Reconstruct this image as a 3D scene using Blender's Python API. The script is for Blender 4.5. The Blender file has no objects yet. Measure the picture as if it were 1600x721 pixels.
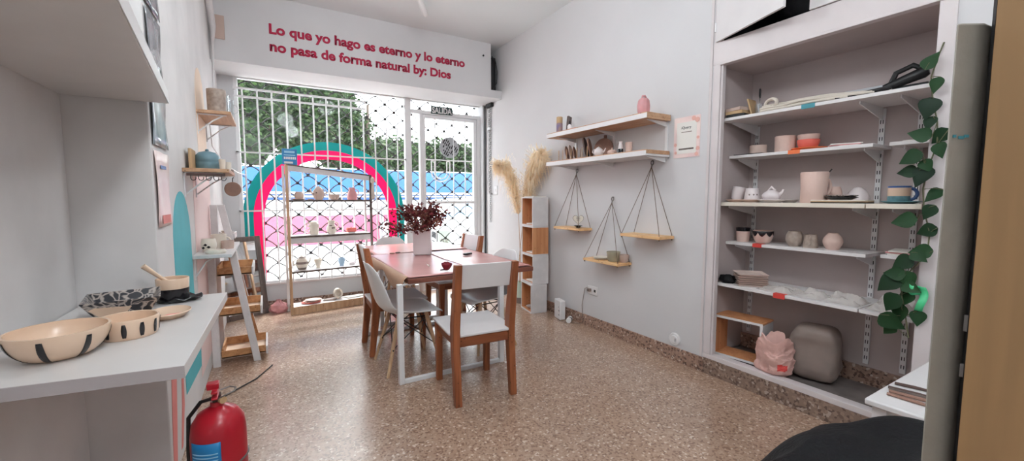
import bpy, math, random
from mathutils import Vector, Matrix, noise
PI = math.pi
R = math.radians
sc = bpy.context.scene
col = sc.collection
random.seed(7)

# ------------------------------------------------------------------ materials
def lin(c):
    return tuple(((v / 255.0) / 12.92 if v / 255.0 <= 0.04045 else ((v / 255.0 + 0.055) / 1.055) ** 2.4) for v in c) + (1.0,)

def base_mat(name):
    m = bpy.data.materials.new(name)
    m.use_nodes = True
    nt = m.node_tree
    return m, nt, nt.nodes['Principled BSDF']

def mat(name, rgb, rough=0.6, metal=0.0, var=0.0, vscale=6.0, bump=0.0, bscale=60.0, rgb2=None, spec=0.5, stretch=(1, 1, 1), detail=4.0, coat=0.0, emit=None):
    m, nt, b = base_mat(name)
    b.inputs['Base Color'].default_value = lin(rgb)
    b.inputs['Roughness'].default_value = rough
    b.inputs['Metallic'].default_value = metal
    b.inputs['Specular IOR Level'].default_value = spec
    if coat:
        b.inputs['Coat Weight'].default_value = coat
        b.inputs['Coat Roughness'].default_value = 0.12
    tc = nt.nodes.new('ShaderNodeTexCoord')
    mp = nt.nodes.new('ShaderNodeMapping')
    mp.inputs['Scale'].default_value = stretch
    nt.links.new(tc.outputs['Object'], mp.inputs['Vector'])
    if var or rgb2:
        n = nt.nodes.new('ShaderNodeTexNoise')
        n.inputs['Scale'].default_value = vscale
        n.inputs['Detail'].default_value = detail
        nt.links.new(mp.outputs['Vector'], n.inputs['Vector'])
        r = nt.nodes.new('ShaderNodeValToRGB')
        r.color_ramp.elements[0].position = 0.35
        r.color_ramp.elements[1].position = 0.65
        c2 = rgb2 if rgb2 else tuple(max(0, v * (1 - var)) for v in rgb)
        r.color_ramp.elements[0].color = lin(c2)
        r.color_ramp.elements[1].color = lin(rgb)
        nt.links.new(n.outputs['Fac'], r.inputs['Fac'])
        nt.links.new(r.outputs['Color'], b.inputs['Base Color'])
    if bump:
        n2 = nt.nodes.new('ShaderNodeTexNoise')
        n2.inputs['Scale'].default_value = bscale
        n2.inputs['Detail'].default_value = 3
        nt.links.new(mp.outputs['Vector'], n2.inputs['Vector'])
        bp = nt.nodes.new('ShaderNodeBump')
        bp.inputs['Strength'].default_value = bump
        bp.inputs['Distance'].default_value = 0.01
        nt.links.new(n2.outputs['Fac'], bp.inputs['Height'])
        nt.links.new(bp.outputs['Normal'], b.inputs['Normal'])
    return m

def wood(name, light, dark, axis, rough=0.45, scale=9.0):
    """straight grain along one local axis, with knots"""
    m, nt, b = base_mat(name)
    b.inputs['Roughness'].default_value = rough
    tc = nt.nodes.new('ShaderNodeTexCoord')
    mp = nt.nodes.new('ShaderNodeMapping')
    s = [scale, scale, scale]
    s[axis] = scale * 0.07
    mp.inputs['Scale'].default_value = s
    nt.links.new(tc.outputs['Object'], mp.inputs['Vector'])
    n = nt.nodes.new('ShaderNodeTexNoise')
    n.inputs['Scale'].default_value = 2.2
    n.inputs['Detail'].default_value = 6
    n.inputs['Distortion'].default_value = 0.8
    nt.links.new(mp.outputs['Vector'], n.inputs['Vector'])
    r = nt.nodes.new('ShaderNodeValToRGB')
    r.color_ramp.elements[0].position = 0.33
    r.color_ramp.elements[0].color = lin(dark)
    r.color_ramp.elements[1].position = 0.62
    r.color_ramp.elements[1].color = lin(light)
    nt.links.new(n.outputs['Fac'], r.inputs['Fac'])
    # knots
    v = nt.nodes.new('ShaderNodeTexVoronoi')
    mp2 = nt.nodes.new('ShaderNodeMapping')
    s2 = [7.0, 7.0, 7.0]
    s2[axis] = 4.0
    mp2.inputs['Scale'].default_value = s2
    nt.links.new(tc.outputs['Object'], mp2.inputs['Vector'])
    nt.links.new(mp2.outputs['Vector'], v.inputs['Vector'])
    r2 = nt.nodes.new('ShaderNodeValToRGB')
    r2.color_ramp.elements[0].position = 0.07
    r2.color_ramp.elements[0].color = (0.35, 0.3, 0.28, 1)
    r2.color_ramp.elements[1].position = 0.16
    r2.color_ramp.elements[1].color = (1, 1, 1, 1)
    nt.links.new(v.outputs['Distance'], r2.inputs['Fac'])
    mx = nt.nodes.new('ShaderNodeMix')
    mx.data_type = 'RGBA'
    mx.blend_type = 'MULTIPLY'
    mx.inputs[0].default_value = 1.0
    nt.links.new(r.outputs['Color'], mx.inputs[6])
    nt.links.new(r2.outputs['Color'], mx.inputs[7])
    nt.links.new(mx.outputs[2], b.inputs['Base Color'])
    return m

def terrazzo(name, base, chips, scale, rough, coat=0.0):
    m, nt, b = base_mat(name)
    tc = nt.nodes.new('ShaderNodeTexCoord')
    v = nt.nodes.new('ShaderNodeTexVoronoi')
    v.inputs['Scale'].default_value = scale
    nt.links.new(tc.outputs['Object'], v.inputs['Vector'])
    sep = nt.nodes.new('ShaderNodeSeparateColor')
    nt.links.new(v.outputs['Color'], sep.inputs['Color'])
    r = nt.nodes.new('ShaderNodeValToRGB')
    r.color_ramp.interpolation = 'CONSTANT'
    e = r.color_ramp.elements
    e[0].position = 0.0
    e[0].color = lin(chips[0])
    e[1].position = 0.16
    e[1].color = lin(base)
    for p, c in ((0.55, chips[1]), (0.72, base), (0.84, chips[2]), (0.94, chips[3])):
        x = e.new(p)
        x.color = lin(c)
    nt.links.new(sep.outputs['Red'], r.inputs['Fac'])
    n = nt.nodes.new('ShaderNodeTexNoise')
    n.inputs['Scale'].default_value = 1.3
    n.inputs['Detail'].default_value = 5
    nt.links.new(tc.outputs['Object'], n.inputs['Vector'])
    r2 = nt.nodes.new('ShaderNodeValToRGB')
    r2.color_ramp.elements[0].position = 0.3
    r2.color_ramp.elements[0].color = (0.82, 0.82, 0.84, 1)
    r2.color_ramp.elements[1].position = 0.7
    r2.color_ramp.elements[1].color = (1, 1, 1, 1)
    nt.links.new(n.outputs['Fac'], r2.inputs['Fac'])
    mx = nt.nodes.new('ShaderNodeMix')
    mx.data_type = 'RGBA'
    mx.blend_type = 'MULTIPLY'
    mx.inputs[0].default_value = 1.0
    nt.links.new(r.outputs['Color'], mx.inputs[6])
    nt.links.new(r2.outputs['Color'], mx.inputs[7])
    nt.links.new(mx.outputs[2], b.inputs['Base Color'])
    b.inputs['Roughness'].default_value = rough
    b.inputs['Specular IOR Level'].default_value = 0.7
    b.inputs['Coat Weight'].default_value = coat
    b.inputs['Coat Roughness'].default_value = 0.22
    return m

def glass_mat(name, tint=(1, 1, 1, 1), refl=0.07):
    m, nt, b = base_mat(name)
    nt.nodes.remove(b)
    out = nt.nodes['Material Output']
    t = nt.nodes.new('ShaderNodeBsdfTransparent')
    t.inputs['Color'].default_value = tint
    g = nt.nodes.new('ShaderNodeBsdfGlossy')
    g.inputs['Roughness'].default_value = 0.03
    mx = nt.nodes.new('ShaderNodeMixShader')
    mx.inputs[0].default_value = refl
    nt.links.new(t.outputs[0], mx.inputs[1])
    nt.links.new(g.outputs[0], mx.inputs[2])
    nt.links.new(mx.outputs[0], out.inputs['Surface'])
    return m

def translucent_mat(name, rgb, amount=0.5, rough=0.5):
    m, nt, b = base_mat(name)
    b.inputs['Base Color'].default_value = lin(rgb)
    b.inputs['Roughness'].default_value = rough
    out = nt.nodes['Material Output']
    t = nt.nodes.new('ShaderNodeBsdfTranslucent')
    t.inputs['Color'].default_value = lin(rgb)
    mx = nt.nodes.new('ShaderNodeMixShader')
    mx.inputs[0].default_value = amount
    nt.links.new(b.outputs[0], mx.inputs[1])
    nt.links.new(t.outputs[0], mx.inputs[2])
    nt.links.new(mx.outputs[0], out.inputs['Surface'])
    return m

def leaf_mat(name, cols, rough=0.55, trans=0.0):
    m, nt, b = base_mat(name)
    g = nt.nodes.new('ShaderNodeNewGeometry')
    r = nt.nodes.new('ShaderNodeValToRGB')
    e = r.color_ramp.elements
    e[0].color = lin(cols[0])
    e[1].color = lin(cols[-1])
    for i, c in enumerate(cols[1:-1]):
        x = e.new((i + 1) / (len(cols) - 1))
        x.color = lin(c)
    nt.links.new(g.outputs['Random Per Island'], r.inputs['Fac'])
    nt.links.new(r.outputs['Color'], b.inputs['Base Color'])
    b.inputs['Roughness'].default_value = rough
    b.inputs['Specular IOR Level'].default_value = 0.2
    if trans:
        out = nt.nodes['Material Output']
        t = nt.nodes.new('ShaderNodeBsdfTranslucent')
        nt.links.new(r.outputs['Color'], t.inputs['Color'])
        mx = nt.nodes.new('ShaderNodeMixShader')
        mx.inputs[0].default_value = trans
        nt.links.new(b.outputs[0], mx.inputs[1])
        nt.links.new(t.outputs[0], mx.inputs[2])
        nt.links.new(mx.outputs[0], out.inputs['Surface'])
    return m

M = {}
M['wall'] = mat('white_wall_paint', (208, 209, 211), 0.75, var=0.03, vscale=1.7, bump=0.06, bscale=25)
M['wall_r'] = mat('right_wall_paint', (207, 205, 206), 0.7, var=0.02, vscale=1.2, bump=0.04, bscale=22)
M['wall_smudged'] = mat('smudged_wall_paint', (218, 215, 214), 0.7, var=0.07, vscale=2.3, bump=0.08, bscale=14)
M['ceiling'] = mat('ceiling_paint', (224, 228, 230), 0.8, var=0.02, vscale=1)
M['lintel'] = mat('lintel_paint', (208, 206, 207), 0.7, var=0.02, vscale=2)
M['niche'] = mat('niche_paint', (189, 176, 174), 0.7, var=0.05, vscale=3, bump=0.05)
M['trim'] = mat('trim_paint', (212, 203, 203), 0.45, var=0.03, vscale=5)
M['white'] = mat('white_lacquer', (222, 218, 218), 0.4, var=0.02)
M['white_gloss'] = mat('white_plastic', (226, 224, 224), 0.3)
M['white_chalky'] = mat('chalky_white_paint', (216, 212, 212), 0.65, var=0.06, vscale=9, bump=0.1)
M['white_metal'] = mat('white_metal', (225, 225, 226), 0.35)
M['grey_metal'] = mat('grey_metal', (160, 160, 164), 0.4, metal=0.5)
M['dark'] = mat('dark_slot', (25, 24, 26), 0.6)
M['black'] = mat('black_plastic', (18, 18, 20), 0.45)
M['black_cloth'] = mat('black_padded_cloth', (15, 15, 18), 0.6, bump=0.25, bscale=90, spec=0.2)
M['floor'] = terrazzo('terrazzo', (174, 143, 121), [(136, 103, 84), (186, 158, 136), (152, 119, 98), (216, 198, 182)], 95, 0.3, 0.7)
M['skirting'] = terrazzo('terrazzo_skirting', (158, 128, 112), [(92, 68, 56), (172, 140, 122), (128, 96, 80), (205, 188, 174)], 70, 0.4)
M['plinth'] = terrazzo('terrazzo_plinth', (134, 112, 98), [(96, 74, 62), (150, 126, 110), (112, 88, 76), (176, 158, 146)], 70, 0.5)
M['niche_floor'] = mat('niche_floor_cement', (118, 108, 104), 0.7, var=0.2, vscale=8)
M['pine'] = wood('orange_pine', (166, 98, 60), (120, 64, 36), 2)
M['pine_x'] = wood('orange_pine_crosswise', (166, 98, 60), (120, 64, 36), 0)
M['pine_y'] = wood('orange_pine_lengthwise', (164, 96, 58), (120, 64, 36), 1)
M['crate_wood'] = wood('crate_pine', (202, 142, 98), (182, 120, 78), 2, 0.6)
M['tray_wood'] = wood('tray_pine', (196, 146, 100), (160, 108, 66), 1, 0.6)
M['beech'] = wood('beech', (206, 172, 138), (176, 138, 104), 2, 0.5, 14)
M['shelf_wood'] = wood('oak_veneer', (196, 156, 122), (170, 128, 96), 1, 0.5)
M['swing_wood'] = wood('swing_pine', (232, 190, 140), (210, 160, 108), 1, 0.5)
M['dark_wood'] = wood('dark_frame_wood', (104, 90, 84), (74, 62, 58), 2, 0.5)
M['table_edge'] = wood('table_edge_wood', (132, 78, 62), (92, 52, 42), 0, 0.5)
M['mdf'] = mat('tan_board', (176, 138, 96), 0.8, var=0.14, vscale=18, stretch=(1, 1, 0.05))
M['grey_board'] = mat('grey_board', (152, 145, 135), 0.7, var=0.08, vscale=10, bump=0.1)
M['bench'] = mat('white_melamine', (208, 204, 202), 0.35, var=0.02)
M['bench_edge'] = mat('grey_edge_banding', (168, 160, 160), 0.45)
M['pink_cover'] = mat('pink_vinyl', (206, 148, 144), 0.26, var=0.06, vscale=3, bump=0.1, bscale=8, spec=0.7)
M['cover_under'] = mat('kraft_backing', (190, 150, 122), 0.6, var=0.05)
M['red_ext'] = mat('extinguisher_red', (176, 22, 40), 0.28, var=0.1, vscale=7)
M['red_text'] = mat('raspberry_letters', (178, 24, 66), 0.5)
M['teal_paint'] = mat('teal_wall_paint', (74, 176, 186), 0.7, var=0.03)
M['cream_paint'] = mat('cream_wall_paint', (232, 208, 186), 0.7, var=0.03)
M['pink_paint'] = mat('pale_pink_wall_paint', (232, 206, 202), 0.7)
M['coral_paint'] = mat('coral_wall_paint', (226, 134, 128), 0.7, var=0.05)
M['arch_teal'] = translucent_mat('teal_vinyl', (0, 166, 164), 0.38)
M['arch_pink'] = translucent_mat('hot_pink_vinyl', (252, 8, 132), 0.35)
M['cream'] = mat('cream_glaze', (226, 196, 170), 0.25, var=0.03, spec=0.6)
M['cream_pale'] = mat('pale_cream_glaze', (224, 214, 200), 0.3, var=0.03)
M['bisque'] = mat('bisque_clay', (196, 172, 160), 0.7, var=0.04)
M['stone_clay'] = mat('speckled_stoneware', (178, 162, 150), 0.55, rgb2=(150, 134, 124), vscale=30)
M['plate_pale'] = mat('pale_bisque_plate', (222, 200, 190), 0.45, var=0.03)
M['whiteware'] = mat('white_glaze', (220, 210, 210), 0.3)
M['pinkware'] = mat('pink_glaze', (214, 150, 152), 0.4, var=0.08, vscale=12)
M['blushware'] = mat('blush_bisque', (218, 188, 176), 0.6, var=0.04, bump=0.2, bscale=60)
M['blackglaze'] = mat('black_glaze', (30, 28, 32), 0.2)
def marbled():
    m, nt, b_ = base_mat('marbled_black_glaze')
    tc = nt.nodes.new('ShaderNodeTexCoord')
    n = nt.nodes.new('ShaderNodeTexNoise')
    n.inputs['Scale'].default_value = 14
    v = nt.nodes.new('ShaderNodeTexVoronoi')
    v.feature = 'DISTANCE_TO_EDGE'
    v.inputs['Scale'].default_value = 34
    mx = nt.nodes.new('ShaderNodeMix')
    mx.data_type = 'RGBA'
    mx.inputs[0].default_value = .12
    nt.links.new(tc.outputs['Object'], n.inputs['Vector'])
    nt.links.new(tc.outputs['Object'], mx.inputs[6])
    nt.links.new(n.outputs['Color'], mx.inputs[7])
    nt.links.new(mx.outputs[2], v.inputs['Vector'])
    r = nt.nodes.new('ShaderNodeValToRGB')
    r.color_ramp.elements[0].position = .03
    r.color_ramp.elements[0].color = lin((176, 164, 156))
    r.color_ramp.elements[1].position = .13
    r.color_ramp.elements[1].color = lin((46, 46, 52))
    nt.links.new(v.outputs['Distance'], r.inputs['Fac'])
    nt.links.new(r.outputs['Color'], b_.inputs['Base Color'])
    b_.inputs['Roughness'].default_value = .28
    return m
M['marbled'] = marbled()
M['blue_grey'] = mat('blue_grey_glaze', (108, 142, 154), 0.4, var=0.08)
M['blue'] = mat('blue_glaze', (62, 96, 150), 0.3)
M['teal_glaze'] = mat('teal_glaze', (110, 158, 166), 0.35, var=0.2, vscale=30)
M['pale_blue'] = mat('pale_blue_glaze', (156, 182, 204), 0.35)
M['sage'] = mat('sage_clay', (168, 160, 138), 0.6, var=0.08)
M['brown_clay'] = mat('brown_clay', (150, 112, 96), 0.6, var=0.12, vscale=14)
M['dark_clay'] = mat('dark_brown_clay', (88, 64, 58), 0.6, var=0.15, vscale=14)
M['grey_clay'] = mat('wet_grey_clay', (140, 124, 116), 0.55, var=0.12, vscale=5, bump=0.3, bscale=9)
M['paper_pink'] = mat('crumpled_pink_paper', (216, 172, 162), 0.7, var=0.1, vscale=8)
M['red_paint'] = mat('red_print', (205, 70, 64), 0.6)
M['coral'] = mat('coral_card', (226, 110, 96), 0.55)
M['orange'] = mat('orange_tape', (232, 120, 70), 0.5)
M['red_tape'] = mat('red_tape', (206, 66, 58), 0.5)
M['teal_tape'] = mat('teal_tape', (66, 138, 150), 0.5)
M['paper'] = mat('paper', (226, 222, 216), 0.8)
M['kraft'] = mat('kraft_card', (190, 158, 120), 0.8, var=0.06)
M['cord'] = mat('cream_cord', (206, 196, 184), 0.8)
M['rope'] = mat('thin_brown_rope', (112, 94, 82), 0.8)
M['wrap'] = mat('clear_plastic_wrap', (226, 218, 212), 0.22, spec=0.8)
M['wrap'].node_tree.nodes['Principled BSDF'].inputs['Alpha'].default_value = 0.5
M['glassware'] = glass_mat('clear_glassware', (0.93, 0.95, 0.96, 1), 0.14)
M['pane'] = glass_mat('window_pane', (0.97, 0.985, 0.98, 1), 0.005)
M['mirror'] = mat('mirror_glass', (232, 238, 240), 0.04, metal=1.0)
M['photo_dark'] = mat('dark_photo_print', (72, 76, 82), 0.12, rgb2=(150, 150, 156), vscale=7, spec=0.8)
M['photo_blue'] = mat('blue_grey_print', (150, 166, 180), 0.14, rgb2=(196, 204, 210), vscale=8, spec=0.8)
M['poster_pink'] = mat('pink_print', (226, 196, 196), 0.35, rgb2=(238, 218, 212), vscale=6)
M['print_blue'] = mat('blue_print', (96, 124, 176), 0.5)
M['sign_blue'] = mat('blue_sign_card', (14, 110, 168), 0.4, rgb2=(30, 132, 190), vscale=9)
M['light_blue'] = mat('light_blue_print', (150, 200, 226), 0.5)
M['sign_dark'] = mat('dark_green_sign', (52, 72, 70), 0.45)
M['sticker_grey'] = mat('grey_sticker', (176, 178, 182), 0.5)
M['lattice'] = mat('dark_shutter_steel', (58, 52, 54), 0.6)
M['chain'] = mat('chain_steel', (120, 116, 114), 0.45, metal=0.6)
M['pampas'] = leaf_mat('pampas_fibre', [(255, 244, 222), (248, 228, 198), (255, 250, 236)], 0.9, 0.6)
M['vine'] = leaf_mat('vine_leaf', [(22, 46, 28), (36, 68, 38), (18, 38, 24)], 0.5)
M['stem_green'] = mat('vine_stem', (84, 84, 56), 0.6)
M['stem_dry'] = mat('dry_stem', (120, 80, 66), 0.7)
M['dry_leaf'] = leaf_mat('dried_petal', [(94, 36, 44), (128, 58, 60), (70, 28, 36), (146, 100, 84), (104, 46, 48)], 0.7, 0.15)
M['rose'] = mat('dark_red_petal', (122, 16, 36), 0.6)
M['green_ribbon'] = mat('green_ribbon', (70, 190, 130), 0.4)
M['tree_leaf'] = leaf_mat('tree_leaf', [(30, 46, 28), (54, 74, 40), (70, 82, 64), (40, 58, 34), (86, 96, 70)], 0.6, 0.25)
M['tree_shade'] = mat('crown_core_dark', (44, 60, 36), 0.8, rgb2=(20, 30, 18), vscale=9, detail=8)  # dark green for the solid cores inside the crowns
M['bark'] = mat('bark', (80, 68, 60), 0.8, var=0.2)
M['street_blue'] = mat('street_blue_paint', (26, 78, 132), 0.6, var=0.06, vscale=2)
M['street_deep'] = mat('street_deep_blue_paint', (18, 54, 98), 0.6)
M['street_pink'] = mat('street_pink_paint', (158, 76, 98), 0.6, var=0.05, vscale=2)
M['street_white'] = mat('street_white_paint', (190, 192, 194), 0.7)
M['pavement'] = mat('pavement', (206, 204, 200), 0.8, var=0.08, vscale=3)
M['car_white'] = mat('car_paint', (232, 234, 236), 0.25)
M['car_glass'] = mat('car_window', (120, 150, 176), 0.1)
M['tyre'] = mat('tyre', (40, 40, 42), 0.8)
M['pale_green'] = mat('pale_green_board', (196, 212, 196), 0.6)

def lamp_mat(name, strength):
    m, nt, b = base_mat(name)
    b.inputs['Emission Color'].default_value = (1, 0.98, 0.96, 1)
    b.inputs['Emission Strength'].default_value = strength
    return m
M['lamp'] = lamp_mat('lamp_face', 6.0)

# ------------------------------------------------------------------ mesh builder
class MB:
    def __init__(s):
        s.v = []
        s.f = []
    def add(s, vs, fs, mx=None):
        o = len(s.v)
        s.v += [(mx @ Vector(p)) if mx else Vector(p) for p in vs]
        s.f += [tuple(i + o for i in f) for f in fs]
        return s
    def box(s, x0, y0, z0, x1, y1, z1, mx=None):
        vs = [(x0, y0, z0), (x1, y0, z0), (x1, y1, z0), (x0, y1, z0), (x0, y0, z1), (x1, y0, z1), (x1, y1, z1), (x0, y1, z1)]
        return s.add(vs, [(0, 3, 2, 1), (4, 5, 6, 7), (0, 1, 5, 4), (1, 2, 6, 5), (2, 3, 7, 6), (3, 0, 4, 7)], mx)
    def tube(s, pts, r, n=8, closed=False, cap=True, mx=None):
        pts = [Vector(p) for p in pts]
        k = len(pts)
        rs = r if isinstance(r, (list, tuple)) else [r] * k
        rings = []
        up = None
        for i, p in enumerate(pts):
            a = pts[(i - 1) % k] if (i > 0 or closed) else p
            b = pts[(i + 1) % k] if (i < k - 1 or closed) else p
            t = (b - a)
            t = t.normalized() if t.length > 1e-9 else Vector((0, 0, 1))
            if up is None:
                up = t.orthogonal().normalized()
            up = (up - t * up.dot(t))
            up = up.normalized() if up.length > 1e-6 else t.orthogonal().normalized()
            w = t.cross(up)
            rings.append([p + (up * math.cos(2 * PI * j / n) + w * math.sin(2 * PI * j / n)) * rs[i] for j in range(n)])
        vs = [q for ring in rings for q in ring]
        fs = []
        m = k if closed else k - 1
        for i in range(m):
            i2 = (i + 1) % k
            for j in range(n):
                j2 = (j + 1) % n
                fs.append((i * n + j, i * n + j2, i2 * n + j2, i2 * n + j))
        if cap and not closed:
            fs.append(tuple(range(n - 1, -1, -1)))
            fs.append(tuple((k - 1) * n + j for j in range(n)))
        return s.add(vs, fs, mx)
    def cyl(s, p0, p1, r0, r1=None, n=12, mx=None):
        return s.tube([p0, p1], [r0, r0 if r1 is None else r1], n, mx=mx)
    def lathe(s, prof, n=28, sx=1.0, sy=1.0, mx=None, arc=None):
        """prof: list of (r, z) from the bottom centre outwards"""
        vs = []
        fs = []
        for (r, z) in prof:
            for j in range(n):
                a = 2 * PI * j / n
                vs.append((r * math.cos(a) * sx, r * math.sin(a) * sy, z))
        for i in range(len(prof) - 1):
            for j in range(n):
                j2 = (j + 1) % n
                fs.append((i * n + j, i * n + j2, (i + 1) * n + j2, (i + 1) * n + j))
        fs.append(tuple(range(n - 1, -1, -1)))
        fs.append(tuple((len(prof) - 1) * n + j for j in range(n)))
        return s.add(vs, fs, mx)
    def prism(s, poly, d, axis='y', off=0.0, mx=None):
        """poly in 2D, extruded by d along axis starting at off"""
        def to(p, t):
            if axis == 'y':
                return (p[0], t, p[1])
            if axis == 'x':
                return (t, p[0], p[1])
            return (p[0], p[1], t)
        n = len(poly)
        vs = [to(p, off) for p in poly] + [to(p, off + d) for p in poly]
        fs = [tuple(range(n)), tuple(range(2 * n - 1, n - 1, -1))]
        for i in range(n):
            j = (i + 1) % n
            fs.append((i, j, n + j, n + i))
        return s.add(vs, fs, mx)
    def grid(s, fn, nu, nv, mx=None):
        vs = [fn(i / (nu - 1), j / (nv - 1)) for j in range(nv) for i in range(nu)]
        fs = [(j * nu + i, j * nu + i + 1, (j + 1) * nu + i + 1, (j + 1) * nu + i) for j in range(nv - 1) for i in range(nu - 1)]
        return s.add(vs, fs, mx)
    def build(s, name, m, parent=None, loc=(0, 0, 0), rz=0.0, bevel=0.0, smooth=40, solid=0.0, subsurf=0):
        me = bpy.data.meshes.new(name)
        me.from_pydata([tuple(p) for p in s.v], [], s.f)
        me.validate()
        import bmesh
        bm = bmesh.new()
        bm.from_mesh(me)
        bmesh.ops.recalc_face_normals(bm, faces=bm.faces)
        bm.to_mesh(me)
        bm.free()
        me.materials.append(m)
        if smooth:
            me.shade_smooth()
            me.set_sharp_from_angle(angle=R(smooth))
        o = bpy.data.objects.new(name, me)
        col.objects.link(o)
        o.location = loc
        o.rotation_euler = (0, 0, rz)
        if parent:
            o.parent = parent
        if solid:
            md = o.modifiers.new('solid', 'SOLIDIFY')
            md.thickness = solid
            md.offset = 0
        if subsurf:
            md = o.modifiers.new('sub', 'SUBSURF')
            md.levels = subsurf
            md.render_levels = subsurf
        if bevel:
            md = o.modifiers.new('bevel', 'BEVEL')
            md.width = bevel
            md.segments = 2
            md.limit_method = 'ANGLE'
        return o

def tag(o, label=None, cat=None, group=None, kind=None):
    if label:
        o['label'] = label
    if cat:
        o['category'] = cat
    if group:
        o['group'] = group
    if kind:
        o['kind'] = kind
    return o

def thing(name, label, cat, loc=(0, 0, 0), rz=0.0, group=None):
    o = bpy.data.objects.new(name, None)
    o.empty_display_size = 0.05
    col.objects.link(o)
    o.location = loc
    o.rotation_euler = (0, 0, rz)
    return tag(o, label, cat, group)

def struct(name, mb, m, parent=None, **k):
    o = mb.build(name, m, parent, **k)
    if not parent:
        o['kind'] = 'structure'
    return o

def dup(root, loc, rz, label, group=None):
    c = root.copy()
    col.objects.link(c)
    c.location = loc
    c.rotation_euler = (0, 0, rz)
    c['label'] = label
    if group:
        c['group'] = group
    for ch in list(root.children):
        a = ch.copy()
        col.objects.link(a)
        a.parent = c
        for g in list(ch.children):
            b = g.copy()
            col.objects.link(b)
            b.parent = a
    return c

def B(x0, y0, z0, x1, y1, z1):
    return MB().box(x0, y0, z0, x1, y1, z1)

def text(name, s, m, h, w, mx, parent=None, depth=0.002, weight=0.0, space=1.0):
    """flat lettering h high and w wide, its lower left corner at the origin of mx (x right, y up, z out)"""
    cu = bpy.data.curves.new(name, 'FONT')
    cu.body = s
    cu.size = 1.0
    cu.offset = weight
    cu.space_character = space
    cu.resolution_u = 4
    t = bpy.data.objects.new(name + '_src', cu)
    col.objects.link(t)
    bpy.context.view_layer.update()
    dg = bpy.context.evaluated_depsgraph_get()
    me = bpy.data.meshes.new_from_object(t.evaluated_get(dg))
    bpy.data.objects.remove(t)
    xs = [v.co.x for v in me.vertices]
    ys = [v.co.y for v in me.vertices]
    x0, x1 = min(xs), max(xs)
    cap = 0.73 if any(c.isupper() or c in 'bdfhklt' for c in s) else max(ys)
    for v in me.vertices:
        p = mx @ Vector(((v.co.x - x0) / (x1 - x0) * w, v.co.y / cap * h, 0))
        v.co = p
    import bmesh
    bm = bmesh.new()
    bm.from_mesh(me)
    r = bmesh.ops.extrude_face_region(bm, geom=list(bm.faces))
    d = (mx.to_3x3() @ Vector((0, 0, 1))).normalized() * depth
    for g in r['geom']:
        if isinstance(g, bmesh.types.BMVert):
            g.co += d
    bmesh.ops.recalc_face_normals(bm, faces=bm.faces)
    bm.to_mesh(me)
    bm.free()
    me.materials.clear()
    me.materials.append(m)
    o = bpy.data.objects.new(name, me)
    col.objects.link(o)
    if parent:
        o.parent = parent
    return o

def MX(o, x, y, z):
    """matrix from an origin and three axis vectors"""
    m = Matrix.Identity(4)
    for i, a in enumerate((x, y, z, o)):
        for j in range(3):
            m[j][i] = a[j]
    return m

# ------------------------------------------------------------------ room dimensions (metres)
XR = 2.753     # right wall
XN = -0.68     # recessed left wall near the camera
XL = -0.418    # left wall beyond the step
YF = 5.50      # window wall, room face
YS = 2.31      # step in the left wall
YB = -1.6
ZC = 3.30
NY0, NY1, NZ0, NZ1, NX = 0.70, 1.83, 0.14, 2.22, 3.20   # alcove

struct('floor', B(-0.9, YB - 0.1, -0.12, 3.4, 5.72, 0), M['floor'], smooth=0)
struct('ceiling', B(-0.9, YB - 0.1, ZC, 3.4, 5.72, ZC + 0.12), M['ceiling'], smooth=0)
wl = MB().box(-0.9, YB, 0, XN, YS, ZC).box(-0.9, YS, 0, XL, 5.72, ZC)
struct('wall_left', wl, M['wall_smudged'], smooth=0, bevel=0.006)
struct('wall_back', B(-0.9, YB - 0.12, 0, 3.4, YB, ZC), M['wall'], smooth=0)
wr = MB().box(XR, 1.85, 0, 3.35, 5.72, ZC).box(XR, YB, 0, 3.35, NY0 - 0.02, ZC)
wr.box(XR, NY0 - 0.02, 2.98, 3.35, 1.85, ZC)
struct('wall_right', wr, M['wall_r'], smooth=0)
nb = MB().box(NX, NY0 - 0.02, 0, 3.35, 1.85, 2.98)
nb.box(XR + 0.02, 1.83, NZ0, NX, 1.85, 2.98).box(XR + 0.02, NY0 - 0.02, NZ0, NX, NY0, 2.98)
nb.box(XR + 0.02, NY0, NZ1, NX, 1.83, NZ1 + 0.1)
struct('wall_alcove', nb, M['niche'], smooth=0)
struct('floor_alcove', B(XR + 0.05, NY0, 0, NX, 1.83, NZ0 - 0.008), M['niche_floor'], smooth=0)
struct('baseboard_alcove', B(NX - 0.018, NY0, NZ0 - 0.008, NX, 1.83, NZ0 + 0.10), M['skirting'], smooth=0)
struct('baseboard_right', MB().box(XR - 0.014, 1.85, 0, XR, 5.5, 0.112), M['skirting'], smooth=0, bevel=0.003)
struct('baseboard_plinth', MB().box(XR - 0.014, NY0 - 0.3, 0, XR + 0.05, 1.85, 0.118), M['plinth'], smooth=0, bevel=0.003)
# alcove frame: sill, jambs, board over the opening
struct('trim_1', MB().box(XR - 0.012, NY0 - 0.05, 0.118, XR + 0.05, 1.855, 0.152).box(XR + 0.035, NY0, 0.10, XR + 0.075, 1.83, 0.145), M['trim'], smooth=0, bevel=0.003)
struct('trim_2', MB().box(XR - 0.012, 1.80, 0.152, XR + 0.02, 1.85, 2.98).box(XR - 0.002, 1.785, 0.152, XR + 0.035, 1.80, 2.22), M['trim'], smooth=0, bevel=0.003)
struct('trim_3', MB().box(XR - 0.012, NY0 - 0.05, 0.152, XR + 0.02, NY0 + 0.012, 2.98), M['trim'], smooth=0, bevel=0.003)
struct('trim_4', MB().box(XR - 0.014, NY0 - 0.05, 2.225, XR + 0.02, 1.855, 2.375).box(XR - 0.02, NY0 - 0.05, 2.215, XR + 0.03, 1.8, 2.232), M['trim'], smooth=0, bevel=0.003)
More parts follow.
